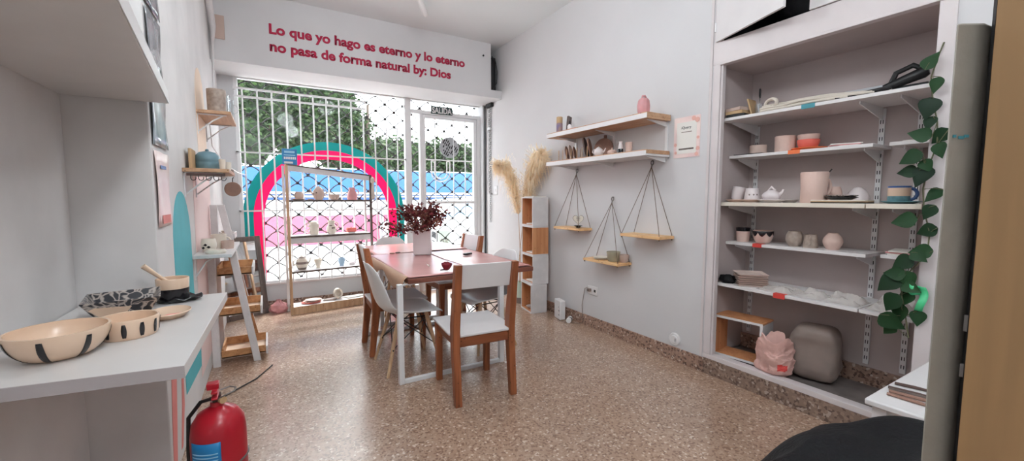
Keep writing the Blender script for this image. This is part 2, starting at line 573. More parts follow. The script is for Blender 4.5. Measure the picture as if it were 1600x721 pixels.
struct('trim_5', MB().box(XR - 0.006, 1.865, 0.112, XR, 1.885, 2.9), M['trim'], smooth=0, bevel=0.002)

# window wall
wf = MB().box(-0.9, YF, 0, -0.275, 5.72, ZC).box(-0.275, YF, 0, 1.70, 5.72, 0.295).box(2.70, YF, 0, 3.35, 5.72, ZC).box(-0.275, YF, 2.64, 2.70, 5.72, ZC)
struct('wall_front', wf, M['wall'], smooth=0)
struct('trim_6', MB().box(-0.29, YF - 0.02, 0.285, 1.72, 5.60, 0.31), M['trim'], smooth=0, bevel=0.003)
struct('baseboard_front', B(XL, YF - 0.012, 0, 1.70, YF, 0.10), M['skirting'], smooth=0)
struct('lintel', MB().box(XL, 4.93, 2.615, 2.59, YF, ZC).box(2.59, 4.93, 2.615, XR, YF, 2.715), M['lintel'], smooth=0)
struct('pillar_front', MB().box(2.70, 5.40, 0, XR, YF, 2.615), M['wall'], smooth=0)

# the window: frame, mullion, pane
w = struct('window_1', MB().box(-0.275, 5.50, 0.31, -0.235, 5.56, 2.64).box(1.60, 5.49, 0.0, 1.685, 5.56, 2.64).box(-0.235, 5.50, 2.60, 1.60, 5.56, 2.64).box(-0.235, 5.50, 0.31, 1.60, 5.56, 0.335), M['white_metal'], bevel=0.004, smooth=0)
struct('pane', B(-0.235, 5.525, 0.335, 1.60, 5.531, 2.60), M['pane'], w, smooth=0)
w2 = struct('window_2', MB().box(1.685, 5.50, 2.60, 2.70, 5.56, 2.64).box(1.685, 5.50, 0, 1.80, 5.55, 0.1).box(1.80, 5.49, 0, 1.835, 5.56, 2.44).box(1.685, 5.49, 2.425, 2.70, 5.56, 2.475), M['white_metal'], bevel=0.004, smooth=0)
struct('pane', MB().box(1.685, 5.525, 2.475, 2.70, 5.531, 2.60).box(1.685, 5.525, 0.1, 1.80, 5.531, 2.425), M['pane'], w2, smooth=0)
d = struct('door_1', MB().box(1.837, 5.495, 0.01, 1.88, 5.555, 2.42).box(2.60, 5.495, 0.01, 2.645, 5.555, 2.42).box(1.88, 5.495, 2.375, 2.60, 5.555, 2.42).box(1.88, 5.495, 1.215, 2.60, 5.555, 1.25).box(1.88, 5.495, 0.01, 2.60, 5.555, 0.09), M['white_metal'], bevel=0.004, smooth=0)
struct('pane', MB().box(1.88, 5.525, 1.25, 2.60, 5.531, 2.375).box(1.88, 5.525, 0.09, 2.60, 5.531, 1.215), M['pane'], d, smooth=0)
struct('door_frame', MB().box(2.648, 5.49, 0, 2.70, 5.56, 2.425), M['white_metal'], d, smooth=0, bevel=0.004)
db = MB()
for x in (2.02, 2.29, 2.47):
    db.cyl((x, 5.507, 0.09), (x, 5.507, 2.375), 0.008, n=6)
for z in (0.62, 1.82):
    db.cyl((1.88, 5.507, z), (2.60, 5.507, z), 0.008, n=6)
struct('door_bar', db, M['white_metal'], d)

# white bars across the window
g = MB()
for i in range(13):
    x = -0.196 + 0.1405 * i
    if x < 1.59:
        g.cyl((x, 5.465, 0.31), (x, 5.465, 2.49 if i < 10 else 2.20), 0.0085, n=8)
g.box(-0.275, 5.458, 2.478, 1.10, 5.472, 2.50).box(-0.275, 5.458, 2.39, 1.10, 5.472, 2.412)
for z in (1.80, 1.15):
    g.box(-0.275, 5.460, z - 0.008, 1.60, 5.470, z + 0.008)
for x in (-0.265, 1.595):
    for z in (2.49, 1.80, 1.15):
        g.box(x - 0.012, 5.46, z - 0.015, x + 0.012, 5.50, z + 0.015)
tag(g.build('window_grille', M['white_metal']), 'white metal bars across the shop window, two rails near the top', 'window grille')

# folding steel lattice outside the glass
lt = MB()
a0, h0, nz = 0.235, 0.19, 25
x_lo, x_hi, z_lo, z_hi = -0.27, 2.69, 0.05, 2.66
k = 0
nodes = []
for iz in range(0, 29):
    z = z_lo + iz * h0 / 2
    for ix in range(-1, 14):
        x = x_lo + (ix + (0.5 if iz % 2 else 0)) * a0
        nodes.append((x, z, iz))
for (x, z, iz) in nodes:
    for sx in (-1, 1):
        x2, z2 = x + sx * a0 / 2, z + h0 / 2
        if z2 > z_hi or min(x, x2) < x_lo - 0.02 or max(x, x2) > x_hi + 0.02:
            continue
        if x2 < 1.66 and z < 0.29:
            continue
        m1 = Vector(((x + x2) / 2, 5.63 + 0.004 * sx, (z + z2) / 2 + 0.012))
        lt.tube([(x, 5.63 + 0.004 * sx, z), m1, (x2, 5.63 + 0.004 * sx, z2)], 0.0072, 5, cap=False)
    if z < z_hi and x_lo < x < x_hi and (x > 1.66 or z > 0.3):
        lt.box(x - 0.018, 5.616, z - 0.018, x + 0.018, 5.622, z + 0.018)
tag(lt.build('lattice_shutter', M['lattice'], smooth=0), 'dark folding steel lattice of diamonds outside the glass', 'shutter')

# arch stuck on the glass
def ring(cx, cz, r0, r1, zb, y0, dy):
    n = 40
    o = [(cx + r1 * math.cos(PI * i / n), cz + r1 * math.sin(PI * i / n)) for i in range(n + 1)]
    q = [(cx + r0 * math.cos(PI * i / n), cz + r0 * math.sin(PI * i / n)) for i in range(n + 1)]
    o = [(cx + r1, zb)] + o + [(cx - r1, zb)]
    q = [(cx + r0, zb)] + q + [(cx - r0, zb)]
    m = MB()
    k = len(o)
    vs = [(p[0], y0, p[1]) for p in o] + [(p[0], y0, p[1]) for p in q] + [(p[0], y0 + dy, p[1]) for p in o] + [(p[0], y0 + dy, p[1]) for p in q]
    fs = []
    for i in range(k - 1):
        fs += [(i, i + 1, k + i + 1, k + i), (2 * k + i, 3 * k + i, 3 * k + i + 1, 2 * k + i + 1), (i, 2 * k + i, 2 * k + i + 1, i + 1), (k + i, k + i + 1, 3 * k + i + 1, 3 * k + i)]
    fs += [(0, k, 3 * k, 2 * k), (k - 1, 3 * k - 1, 4 * k - 1, 2 * k - 1)]
    return m.add(vs, fs)
ar = thing('window_arch', 'large teal and hot pink arch stuck on the window glass', 'arch decal', (0.665, 5.52, 0.34))
ring(0, 0.72, 0.81, 0.912, 0, 0.0, 0.004).build('teal_band', M['arch_teal'], ar, smooth=0)
ring(0, 0.72, 0.705, 0.81, 0, 0.0, 0.004).build('pink_band', M['arch_pink'], ar, smooth=0)

# exit sign over the door, stickers on the door
s = thing('exit_sign', 'dark SALIDA sign in white capitals above the glass door', 'sign', (2.115, 5.484, 2.44))
MB().box(-0.155, -0.006, 0, 0.155, 0.006, 0.105).build('sign_board', M['sign_dark'], s, bevel=0.003)
text('lettering', 'SALIDA', M['white_gloss'], 0.080, 0.285, MX((-0.1425, -0.007, 0.013), (1, 0, 0), (0, 0, 1), (0, -1, 0)), s, 0.002, 0.03)
s = thing('round_sticker', 'round grey sticker with slanted dark dashes on the door glass', 'sticker', (2.235, 5.52, 2.0))
MB().cyl((0, 0, 0), (0, 0.004, 0), 0.145, n=40).build('disc', M['sticker_grey'], s)
q = MB()
random.seed(3)
for i in range(-4, 5):
    t = -0.12
    while t < 0.12:
        L = random.choice((0.02, 0.035, 0.06))
        u = i * 0.028
        if math.hypot(u, t) < 0.125 and math.hypot(u, t + L) < 0.13 and random.random() < 0.85:
            ca, sa = math.cos(R(62)), math.sin(R(62))
            mx = Matrix(((ca, 0, -sa, 0), (0, 1, 0, 0), (sa, 0, ca, 0), (0, 0, 0, 1)))
            q.box(t, -0.002, u - 0.008, t + L, 0, u + 0.008, mx)
        t += L + 0.014
q.build('dashes', M['dark'], s, smooth=0)
q = MB()
for r, t in ((0.135, 0.012), (0.09, 0.012)):
    pts = [(-r, 0, 0.16)] + [(-r * math.cos(PI * i / 12), 0, -r * 0.9 * math.sin(PI * i / 12)) for i in range(13)] + [(r, 0, 0.16)]
    q.tube(pts, t * 0.7, 6)
q.cyl((-0.135, 0, 0.16), (-0.09, 0, 0.16), 0.008, n=6).cyl((0.09, 0, 0.16), (0.135, 0, 0.16), 0.008, n=6)
tag(q.build('u_sticker', M['white_gloss'], loc=(2.10, 5.514, 1.645)), 'white outlined letter U on the door glass below the round sticker', 'sticker')

# lettering on the lintel
lt_ = thing('wall_lettering', 'two lines of raspberry red Spanish lettering on the white lintel', 'lettering', (0.08, 4.929, 2.776))
text('top_line', 'Lo que yo hago es eterno y lo eterno', M['red_text'], 0.098, 2.135, MX((0, 0, 0.170), (1, 0, 0), (0, 0, 1), (0, -1, 0)), lt_, 0.003, 0.036, 1.0)
text('bottom_line', 'no pasa de forma natural by: Dios', M['red_text'], 0.098, 1.945, MX((0, 0, 0), (1, 0, 0), (0, 0, 1), (0, -1, 0)), lt_, 0.003, 0.036, 1.0)
MB().cyl((2.478, 4.931, 3.133), (2.478, 4.922, 3.133), 0.010, n=12)
tag(MB().box(XL + 0.04, 4.915, 2.81, -0.29, 4.93, 3.03).build('cover_plate', M['bisque'], bevel=0.004), 'square beige cover plate on the lintel by the left wall', 'cover plate')
tag(MB().cyl((2.478, 4.93, 3.133), (2.478, 4.921, 3.133), 0.012, n=14).build('cable_grommet', M['black']), 'small black round grommet at the right end of the lintel', 'grommet')
# speaker in the slot at the end of the lintel
s = thing('loudspeaker', 'dark object with a cable tucked in the slot right of the lintel', 'loudspeaker', (2.672, 5.10, 2.715))
MB().box(-0.045, -0.06, 0, 0.05, 0.2, 0.46).build('housing', M['black'], s, bevel=0.012)
MB().tube([(-0.02, -0.075, 0.02), (0.045, -0.085, 0.12), (0.055, -0.085, 0.27), (0.035, -0.08, 0.4), (-0.02, -0.075, 0.47)], 0.006, 8).build('cable', M['black'], s)

# roller chains by the door
q = MB()
def chain(pts, r=0.006):
    m = []
    for a, b in zip(pts, pts[1:]):
        a, b = Vector(a), Vector(b)
        n = max(1, int((b - a).length / 0.028))
        for i in range(n):
            p0 = a.lerp(b, i / n)
            p1 = a.lerp(b, (i + 0.92) / n)
            w = 0.011
            if i % 2:
                q.tube([p0 + Vector((0, w, 0)), p1 + Vector((0, w, 0)), p1 - Vector((0, w, 0)), p0 - Vector((0, w, 0))], 0.0032, 5, closed=True)
            else:
                q.tube([p0 + Vector((w, 0, 0)), p1 + Vector((w, 0, 0)), p1 - Vector((w, 0, 0)), p0 - Vector((w, 0, 0))], 0.0032, 5, closed=True)
c = thing('shutter_chain', 'long steel roller chain hanging on the wall right of the door', 'chain', (0, 0, 0))
chain([(2.735, 5.27, 2.61), (2.735, 5.27, 1.36)])
chain([(2.735, 5.22, 2.61), (2.735, 5.235, 0.95)])
q.build('links', M['chain'], c)
MB().box(2.71, 5.16, 2.56, 2.752, 5.33, 2.614).build('top_pulley', M['dark'], c, bevel=0.006)
MB().box(2.72, 5.22, 2.25, 2.752, 5.31, 2.285).build('guide', M['white_metal'], c, bevel=0.004)
MB().cyl((2.74, 5.235, 1.36), (2.70, 5.12, 1.35), 0.008, n=8).build('hook', M['chain'], c)
MB().cyl((2.73, 5.39, 0.0), (2.73, 5.39, 2.6), 0.009, n=8).build('guide_rail', M['dark'], c)
s = thing('light_switch', 'white light switch on the right wall above the pampas grass', 'switch', (XR, 5.10, 1.34))
MB().box(-0.008, -0.045, 0, 0, 0.045, 0.12).build('plate', M['white_gloss'], s, bevel=0.003)
MB().box(-0.013, -0.014, 0.045, -0.008, 0.014, 0.08).build('rocker', M['white'], s, bevel=0.002)

# ------------------------------------------------------------------ table and chairs
def table(name, label, x0, x1, y0, y1, fx0, fx1, fy0, fy1):
    t = thing(name, label, 'table', ((x0 + x1) / 2, (y0 + y1) / 2, 0))
    cx, cy = (x0 + x1) / 2, (y0 + y1) / 2
    MB().box(x0 - cx, y0 - cy, 0.705, x1 - cx, y1 - cy, 0.74).build('tabletop', M['table_edge'], t, bevel=0.003)
    for yy in (fy0, fy1):
        for xx in (fx0, fx1):
            MB().box(xx - cx - 0.019, yy - cy - 0.019, 0, xx - cx + 0.019, yy - cy + 0.019, 0.705).build('leg', M['white_metal'], t, bevel=0.003)
        MB().box(fx0 - cx + 0.019, yy - cy - 0.015, 0.0, fx1 - cx - 0.019, yy - cy + 0.015, 0.03).build('floor_bar', M['white_metal'], t, bevel=0.003)
        MB().box(fx0 - cx + 0.019, yy - cy + 0.004, 0.693, fx1 - cx - 0.019, yy - cy + 0.018, 0.7045).build('top_rail', M['white_metal'], t, bevel=0.003)
    return t
table('work_table', 'nearer long work table with dark wood edge and white metal frame', 0.81, 1.84, 2.775, 4.08, 0.755, 1.548, 2.795, 3.98)
table('work_table', 'farther work table by the window, end to end with the nearer table', 0.86, 1.86, 4.085, 4.90, 0.95, 1.55, 4.20, 4.80)
def wav(x, y, s):
    return 0.004 * noise.noise(Vector((x * 3, y * 3, s))) + 0.004
def sheet(name, label, x0, x1, y0, y1, z, seed, curl=False):
    m = MB()
    def fn(u, v):
        x = x0 + (x1 - x0) * u
        y = y0 + (y1 - y0) * v
        return (x, y, z + max(0.0, wav(x, y, seed)))
    m.grid(fn, 24, 24)
    o = m.build('table_cover' if not curl else 'cover_top', M['pink_cover'], None, solid=0.003, smooth=60)
    return o
c1 = thing('table_cover', 'pink vinyl cover with curling left edge on the nearer table', 'table cover', (0, 0, 0), 0, 'vinyl table covers')
o = sheet('', '', 0.815, 1.335, 2.785, 4.06, 0.745, 1.0, True)
o.parent = c1
m = MB()
def curlf(u, v):
    y = 3.0 + 1.0 * u if True else 0
    y = 2.80 + 1.1 * u
    drop = 0.035 + 0.075 * (0.5 + 0.5 * math.sin(u * PI * 3.2 - 0.6)) * (1 if u < 0.98 else 0.6)
    a = v * 1.35
    x = 0.815 - 0.055 * math.sin(a) / math.sin(1.35) * (0.4 + drop * 6)
    z = 0.749 - drop * (1 - math.cos(a)) / (1 - math.cos(1.35))
    return (max(x, 0.775), y, z)
m.grid(curlf, 40, 10)
m.build('curled_edge', M['cover_under'], c1, solid=0.004, smooth=60)
o = sheet('', '', 1.342, 1.832, 2.80, 4.00, 0.746, 5.0)
tag(o, 'pink vinyl cover with a dark notch on the right half of the nearer table', 'table cover', 'vinyl table covers')
o = sheet('', '', 0.87, 1.85, 4.09, 4.88, 0.746, 9.0)
tag(o, 'pale pink cover on the farther table behind the white vase', 'table cover', 'vinyl table covers')

def wooden_chair():
    t = thing('wooden_chair', 'x', 'chair', (0, 0, 0))
    prof = [(-0.265, 0), (-0.222, 0), (-0.165, 0.40), (-0.165, 0.50), (-0.245, 0.895), (-0.29, 0.895), (-0.235, 0.47), (-0.232, 0.36)]
    for sx in (-1, 1):
        MB().prism(prof, 0.045, 'x', (0.168 if sx > 0 else -0.213)).build('rear_leg', M['pine'], t, bevel=0.004)
        MB().prism([(0.168, 0), (0.203, 0), (0.215, 0.43), (0.155, 0.43)], 0.042, 'x', (0.162 if sx > 0 else -0.204)).build('front_leg', M['pine'], t, bevel=0.004)
        MB().box(sx * 0.183 - 0.012, -0.165, 0.365, sx * 0.183 + 0.012, 0.158, 0.43).build('side_rail', M['pine_y'], t, bevel=0.003)
    MB().box(-0.168, -0.222, 0.365, 0.168, -0.198, 0.43).build('rear_rail', M['pine_x'], t, bevel=0.003)
    MB().box(-0.162, 0.185, 0.365, 0.162, 0.207, 0.43).build('front_rail', M['pine_x'], t, bevel=0.003)
    MB().prism([(-0.168, -0.235), (0.168, -0.235), (0.168, -0.165), (0.222, -0.165), (0.215, 0.225), (-0.215, 0.225), (-0.222, -0.165), (-0.168, -0.165)], 0.018, 'z', 0.431).build('seat', M['white'], t, bevel=0.005)
    a = math.atan2(0.045, 0.155)
    MB().prism([(-0.243, 0.735), (-0.223, 0.735), (-0.255, 0.893), (-0.275, 0.893)], 0.335, 'x', -0.1675).build('backrest', M['white'], t, bevel=0.003)
    return t
wc = wooden_chair()
wc.location = (1.178, 2.535, 0)
wc.rotation_euler = (0, 0, R(-4))
wc['label'] = 'wooden chair with white seat nearest the camera, its back turned to us'
wc['group'] = 'wooden chairs around the tables'
dup(wc, (0.935, 3.60, 0), R(-92), 'wooden chair on the left side of the table, beyond the white shell chair')
dup(wc, (1.66, 4.10, 0), R(92), 'wooden chair on the far right side of the table near the door')

def shell_chair():
    t = thing('shell_chair', 'x', 'chair', (0, 0, 0))
    cl = [(0.235, 0.418), (0.215, 0.440), (0.16, 0.443), (0.07, 0.432), (-0.03, 0.426), (-0.12, 0.430), (-0.185, 0.455), (-0.222, 0.505), (-0.242, 0.575), (-0.262, 0.66), (-0.283, 0.745), (-0.30, 0.805), (-0.306, 0.828)]
    hw = [0.165, 0.205, 0.228, 0.236, 0.234, 0.228, 0.222, 0.216, 0.212, 0.205, 0.185, 0.135, 0.07]
    curl = [0.0, 0.004, 0.012, 0.026, 0.042, 0.055, 0.065, 0.066, 0.06, 0.052, 0.04, 0.02, 0.005]
    n = len(cl)
    nu = 13
    vs = []
    for j in range(n):
        y, z = cl[j]
        a, b = cl[max(0, j - 1)], cl[min(n - 1, j + 1)]
        ty, tz = b[0] - a[0], b[1] - a[1]
        L = math.hypot(ty, tz)
        ny, nz = tz / L * 1.0, -ty / L * 1.0
        if nz < 0 and j < 6:
            ny, nz = -ny, -nz
        if j >= 6 and ny < 0:
            ny, nz = -ny, -nz
        for i in range(nu):
            u = -1 + 2 * i / (nu - 1)
            k = curl[j] * abs(u) ** 2.4
            vs.append((hw[j] * u, y + ny * k, z + nz * k))
    fs = [(j * nu + i, j * nu + i + 1, (j + 1) * nu + i + 1, (j + 1) * nu + i) for j in range(n - 1) for i in range(nu - 1)]
    MB().add(vs, fs).build('shell', M['white_gloss'], t, solid=0.010, subsurf=1, smooth=80)
    top = 0.418
    for sx in (-1, 1):
        for sy in (-1, 1):
            MB().tube([(sx * 0.115, sy * 0.105 + 0.01, top), (sx * 0.205, sy * 0.205, 0.0)], [0.0165, 0.011], 12).build('leg', M['beech'], t)
    q = MB()
    zt, zl = 0.395, 0.185
    def lp(sx, sy, z):
        f = (top - z) / top
        return Vector((sx * (0.115 + 0.09 * f), sy * (0.105 + 0.10 * f) + 0.01 * (1 - f), z))
    for (a, b) in (((-1, -1), (1, -1)), ((-1, 1), (1, 1)), ((-1, -1), (-1, 1)), ((1, -1), (1, 1))):
        q.tube([lp(*a, zt), lp(*b, zl)], 0.004, 6)
        q.tube([lp(*b, zt), lp(*a, zl)], 0.004, 6)
        q.tube([lp(*a, zt), lp(*b, zt)], 0.005, 6)
    for sx in (-1, 1):
        for sy in (-1, 1):
            for z in (zt, zl):
                p = lp(sx, sy, z)
                q.cyl(p - Vector((0.015 * sx, 0, 0)), p + Vector((0.015 * sx, 0, 0)), 0.006, n=8)
    q.build('wire_brace', M['black'], t)
    return t
sh = shell_chair()
sh.location = (0.90, 3.14, 0)
sh.rotation_euler = (0, 0, R(-90))
sh['label'] = 'white shell chair with wooden dowel legs at the near left of the table'
sh['group'] = 'white shell chairs around the tables'
dup(sh, (1.605, 3.22, 0), R(100), 'white shell chair on the right side of the table, facing left')
dup(sh, (1.26, 4.75, 0), R(182), 'white shell chair at the far end of the tables by the window')

# vase with dried flowers, small things on the table
s = thing('square_vase', 'white square ceramic vase holding dried red flowers on the table', 'vase', (1.275, 3.86, 0.757), R(-24))
m = MB()
m.add([(-.08, -.08, 0), (.08, -.08, 0), (.08, .08, 0), (-.08, .08, 0), (-.085, -.085, .235), (.085, -.085, .235), (.085, .085, .235), (-.085, .085, .235),
       (-.075, -.075, .235), (.075, -.075, .235), (.075, .075, .235), (-.075, .075, .235), (-.07, -.07, .02), (.07, -.07, .02), (.07, .07, .02), (-.07, .07, .02)],
      [(0, 3, 2, 1)] + [(i, (i + 1) % 4, 4 + (i + 1) % 4, 4 + i) for i in range(4)] + [(4 + i, 4 + (i + 1) % 4, 8 + (i + 1) % 4, 8 + i) for i in range(4)] + [(8 + i, 8 + (i + 1) % 4, 12 + (i + 1) % 4, 12 + i) for i in range(4)] + [(12, 13, 14, 15)])
m.build('vase_body', M['blushware'], s, bevel=0.004)
s.children[0].data.materials[0] = M['whiteware']
bq = thing('dried_bouquet', 'bunch of dried dark red flowers spreading from the white vase', 'flowers', (1.275, 3.86, 0.785))
st = MB()
lf = MB()
random.seed(11)
def leafq(m, p, d, up, L, W):
    d = d.normalized()
    w = d.cross(up)
    w = w.normalized() if w.length > 1e-4 else d.orthogonal().normalized()
    nrm = w.cross(d)
    m.add([p, p + d * L * .45 + w * W + nrm * W * .3, p + d * L, p + d * L * .45 - w * W + nrm * W * .3], [(0, 1, 2), (0, 2, 3)])
for i in range(42):
    a = random.uniform(0, 2 * PI)
    t = random.random()
    reach = random.uniform(0.06, 0.38 if math.cos(a - R(195)) > 0.2 else 0.24)
    hgt = random.uniform(0.27, 0.50) - reach * 0.35
    base = Vector((random.uniform(-.05, .05), random.uniform(-.05, .05), 0.0))
    mid = Vector((math.cos(a) * reach * .35, math.sin(a) * reach * .35, 0.16 + hgt * .35))
    tip = Vector((math.cos(a) * reach, math.sin(a) * reach, hgt))
    mid2 = mid.lerp(tip, .5) + Vector((0, 0, .03))
    st.tube([base, Vector((base.x * 1.3, base.y * 1.3, .2)) * 0.98, mid2, tip], [0.003, 0.0025, 0.002, 0.0015], 5)
    for k in range(34):
        f = random.uniform(0.35, 1.0)
        c = mid.lerp(tip, f) + Vector((random.gauss(0, .022), random.gauss(0, .022), random.gauss(0, .02)))
        dd = Vector((math.cos(a) + random.gauss(0, .8), math.sin(a) + random.gauss(0, .8), random.gauss(.3, .7)))
        leafq(lf, c, dd, Vector((random.gauss(0, 1), random.gauss(0, 1), random.gauss(0, 1))), random.uniform(.022, .05), random.uniform(.008, .018))
st.build('stem', M['stem_dry'], bq)
lf.build('petals', M['dry_leaf'], bq, smooth=0)

m = MB()
for i in range(9):
    a = i * 2.4
    rr = 0.012 + 0.003 * i
    def pet(u, v, a=a, rr=rr):
        th = a + (u - .5) * 1.6
        r = rr * (0.45 + 0.75 * math.sin(v * 1.9))
        return (r * math.cos(th) - .01, r * math.sin(th), 0.002 + 0.062 * v - 0.012 * v * v * (i / 9))
    m.grid(pet, 6, 6)
rz_ = thing('rose_head', 'dark red dried rose head lying near the front edge of the table', 'flower', (1.14, 2.88, 0.757))
m.build('petals', M['rose'], rz_, solid=0.0015)
MB().tube([(-.02, 0, .008), (-.06, -.01, .008)], [0.006, 0.004], 8).build('calyx', M['dark_clay'], rz_)
tag(MB().tube([(0, 0, .006), (0.01, 0.06, .006), (0.014, 0.10, .005)], [0.005, 0.005, 0.002], 8).build('chalk_stick', M['cream_pale'], loc=(1.072, 3.10, 0.757)), 'short pale stick lying left of the rose head on the table', 'stick')
tag(MB().box(-.045, -.02, 0, .045, .02, .02).build('phone_puck', M['blackglaze'], loc=(1.612, 3.56, 0.757), rz=R(20), bevel=0.006), 'small black block on the right side of the pink table', 'block')
k = MB()
k.lathe([(0.0, 0), (.02, 0), (.026, .008), (.022, .012), (0.0, .006)], 16)
tag(k.build('earring_dish', M['brown_clay'], loc=(1.015, 4.0, 0.757)), 'tiny brown clay piece on the table left of the vase', 'clay piece')
tag(MB().lathe([(0, 0), (.02, 0), (.026, .008), (.022, .012), (0, .006)], 16).build('clay_disc', M['dark_clay'], loc=(1.075, 4.02, 0.757)), 'tiny dark clay piece nearest the vase, left of it', 'clay piece')

# ------------------------------------------------------------------ pottery helpers (root at base)
def pot(name, label, cat, loc, prof, m, n=28, rz=0, sx=1, sy=1, group=None):
    t = thing(name, label, cat, loc, rz, group)
    MB().lathe(prof, n, sx, sy).build('body', m, t, smooth=50)
    return t
def cup_prof(r0, r1, h, th=0.005, foot=0.004):
    return [(0, 0), (r0, 0), (r0 + (r1 - r0) * .3, h * .22), (r0 + (r1 - r0) * .75, h * .6), (r1, h), (r1 - th, h), (r0 + (r1 - r0) * .75 - th, h * .6), (r0 + (r1 - r0) * .2 - th, h * .2), (r0 * .6, th + foot), (0, th + foot)]
def bowl_prof(r0, r1, h, th=0.006):
    a = [(0, 0), (r0, 0)]
    for i in range(1, 9):
        t = i / 8
        a.append((r0 + (r1 - r0) * math.sin(t * PI / 2), h * (1 - math.cos(t * PI / 2)) ** .85 if t < 1 else h))
    b = [(max(0, x - th), y + th * (1 if i < 6 else .2)) for i, (x, y) in enumerate(a[2:])]
    b[-1] = (r1 - th, h)
    return a + b[::-1] + [(0, th)]
def round_prof(r, h, neck, th=0.005, k=0.5):
    a = [(0, 0), (r * .62, 0)]
    for i in range(1, 10):
        t = i / 9
        rr = r * (0.62 + 0.38 * math.sin(min(1, t / k) * PI / 2)) if t < k else neck + (r - neck) * math.cos((t - k) / (1 - k) * PI / 2)
        a.append((rr, h * t))
    return a + [(neck - th, h), (max(.002, r * .8), h * .5), (r * .5, th), (0, th)]
def handle_mb(r, x, z, t=0.006, rx=None):
    """ear-shaped loop standing out from x at mid height z"""
    rx = rx or r
    pts = [(x - 0.004 + rx * math.sin(PI * i / 10), 0, z + r * math.cos(PI * i / 10)) for i in range(11)]
    return MB().tube(pts, t, 8)

# ------------------------------------------------------------------ left foreground: bench, bowls, shelf
bn = thing('wall_bench', 'white melamine bench along the near left wall carrying the bowls', 'bench', (-0.45, 1.8, 0))
poly = [(-0.23, -1.80 + 1.335), (-0.23 + 0.475, -0.465)]
m = MB()
pts = [(-0.675, 1.415), (-0.206, 1.345), (-0.180, 2.305), (-0.675, 2.305)]
m.prism([(x + .45, y - 1.8) for x, y in pts], 0.034, 'z', 0.826)
m.build('worktop', M['bench'], bn, bevel=0.0015)
MB().prism([(x + .45, y - 1.8) for x, y in [(-0.675, 1.4125), (-0.206, 1.3425), (-0.206, 1.3445), (-0.675, 1.4145)]], 0.033, 'z', 0.8265).build('edge_band', M['bench_edge'], bn, smooth=0)
MB().box(-0.22, -0.36, 0.786, -0.19, 0.50, 0.826).build('wall_cleat', M['white'], bn, bevel=0.003)

t = pot('serving_bowl', 'large cream bowl with black brush stripes at the front of the bench', 'bowl', (-0.515, 1.605, 0.86), bowl_prof(0.05, 0.106, 0.078, 0.006), M['cream'], 40)
q = MB()
def stripe(m, th, r0, r1, h, w, z0=.12, z1=.95, off=0.0012, taper=0.0):
    pr = bowl_prof(r0, r1, h)
    outer = pr[1:10]
    def rad(z):
        for (ra, za), (rb, zb) in zip(outer, outer[1:]):
            if za <= z <= zb:
                return ra + (rb - ra) * ((z - za) / (zb - za) if zb > za else 0)
        return r1
    def fn(u, v):
        z = h * (z0 + (z1 - z0) * v)
        r = rad(z) + off
        ww = w * (0.75 + .25 * math.sin(v * PI)) / r
        a = th + (u - .5) * ww
        return (r * math.cos(a), r * math.sin(a), z)
    m.grid(fn, 5, 12)
for k in range(7):
    q = MB()
    stripe(q, R(-78) + k * 2 * PI / 7 + R(-14), .05, .106, .078, .015, .05, .86)
    q.build('stripe', M['blackglaze'], t, solid=0.001)
t = pot('striped_dish', 'small straight-sided cream dish with black stripes behind the large bowl', 'bowl', (-0.398, 1.735, 0.86), [(0, 0), (.066, 0), (.071, .006), (.077, .058), (.075, .063), (.070, .062), (.066, .012), (.06, .008), (0, .008)], M['cream'], 40)
q = MB()
for k in range(11):
    a = k * 2 * PI / 11 + .2
    def fn(u, v, a=a):
        z = .010 + .042 * v
        r = .0712 + .0052 * (z / .058) + .0012
        b = a + (u - .5) * .011 * (0.6 + .4 * math.sin(v * PI)) / r * 1.2
        return (r * math.cos(b), r * math.sin(b), z)
    q = MB()
    q.grid(fn, 4, 8)
    q.build('stripe', M['blackglaze'], t, solid=0.001)
t = thing('square_bowl', 'square flared bowl with black marbled glaze near the wall', 'bowl', (-0.475, 2.03, 0.86), R(10))
m = MB()
def sq(r, z):
    return [(-r, -r, z), (r, -r, z), (r, r, z), (-r, r, z)]
vs = sq(.062, 0) + sq(.106, .080) + sq(.100, .081) + sq(.057, .008)
fs = [(3, 2, 1, 0)] + [(a * 4 + i, a * 4 + (i + 1) % 4, a * 4 + 4 + (i + 1) % 4, a * 4 + 4 + i) for a in range(3) for i in range(4)] + [(12, 13, 14, 15)]
m.add(vs, fs).build('body', M['marbled'], t, bevel=0.003)
q = MB()
q.prism([(-.05, .026), (-.015, .018), (.02, .034), (.035, .06), (-.06, .068), (-.075, .06)], .0016, 'y', 0, Matrix.Translation((-.01, -.0635, 0)) @ Matrix.Rotation(R(28.8), 4, 'X'))
q.build('bare_patch', M['cream'], t, smooth=0)
t = pot('oval_plate', 'shallow cream plate with a reddish mark behind the small dish', 'plate', (-0.33, 1.93, 0.86), [(0, 0), (.045, 0), (.070, .022), (.068, .025), (.044, .006), (0, .006)], M['cream'], 32, 0, 0.95, 1.15)
MB().tube([(-.03, -.03, .0085), (.0, -.01, .0085), (.04, -.005, .012)], [.003, .005, .002], 6).build('painted_mark', M['coral_paint'], t)
t = pot('spoon_rest', 'wavy black glazed dish under the two-tone cup', 'dish', (-0.345, 2.215, 0.86), [(0, 0), (.055, 0), (.074, .010), (.072, .013), (.05, .006), (0, .006)], M['blackglaze'], 36, 0, 1.15, .85)
for v in t.children[0].data.vertices:
    a = math.atan2(v.co.y, v.co.x)
    rr = math.hypot(v.co.x, v.co.y)
    if rr > .05:
        v.co.z += 0.006 * (1 + math.sin(7 * a))
t = thing('two_tone_cup', 'cup cream above and black below, standing on the black dish', 'cup', (-0.36, 2.215, 0.867))
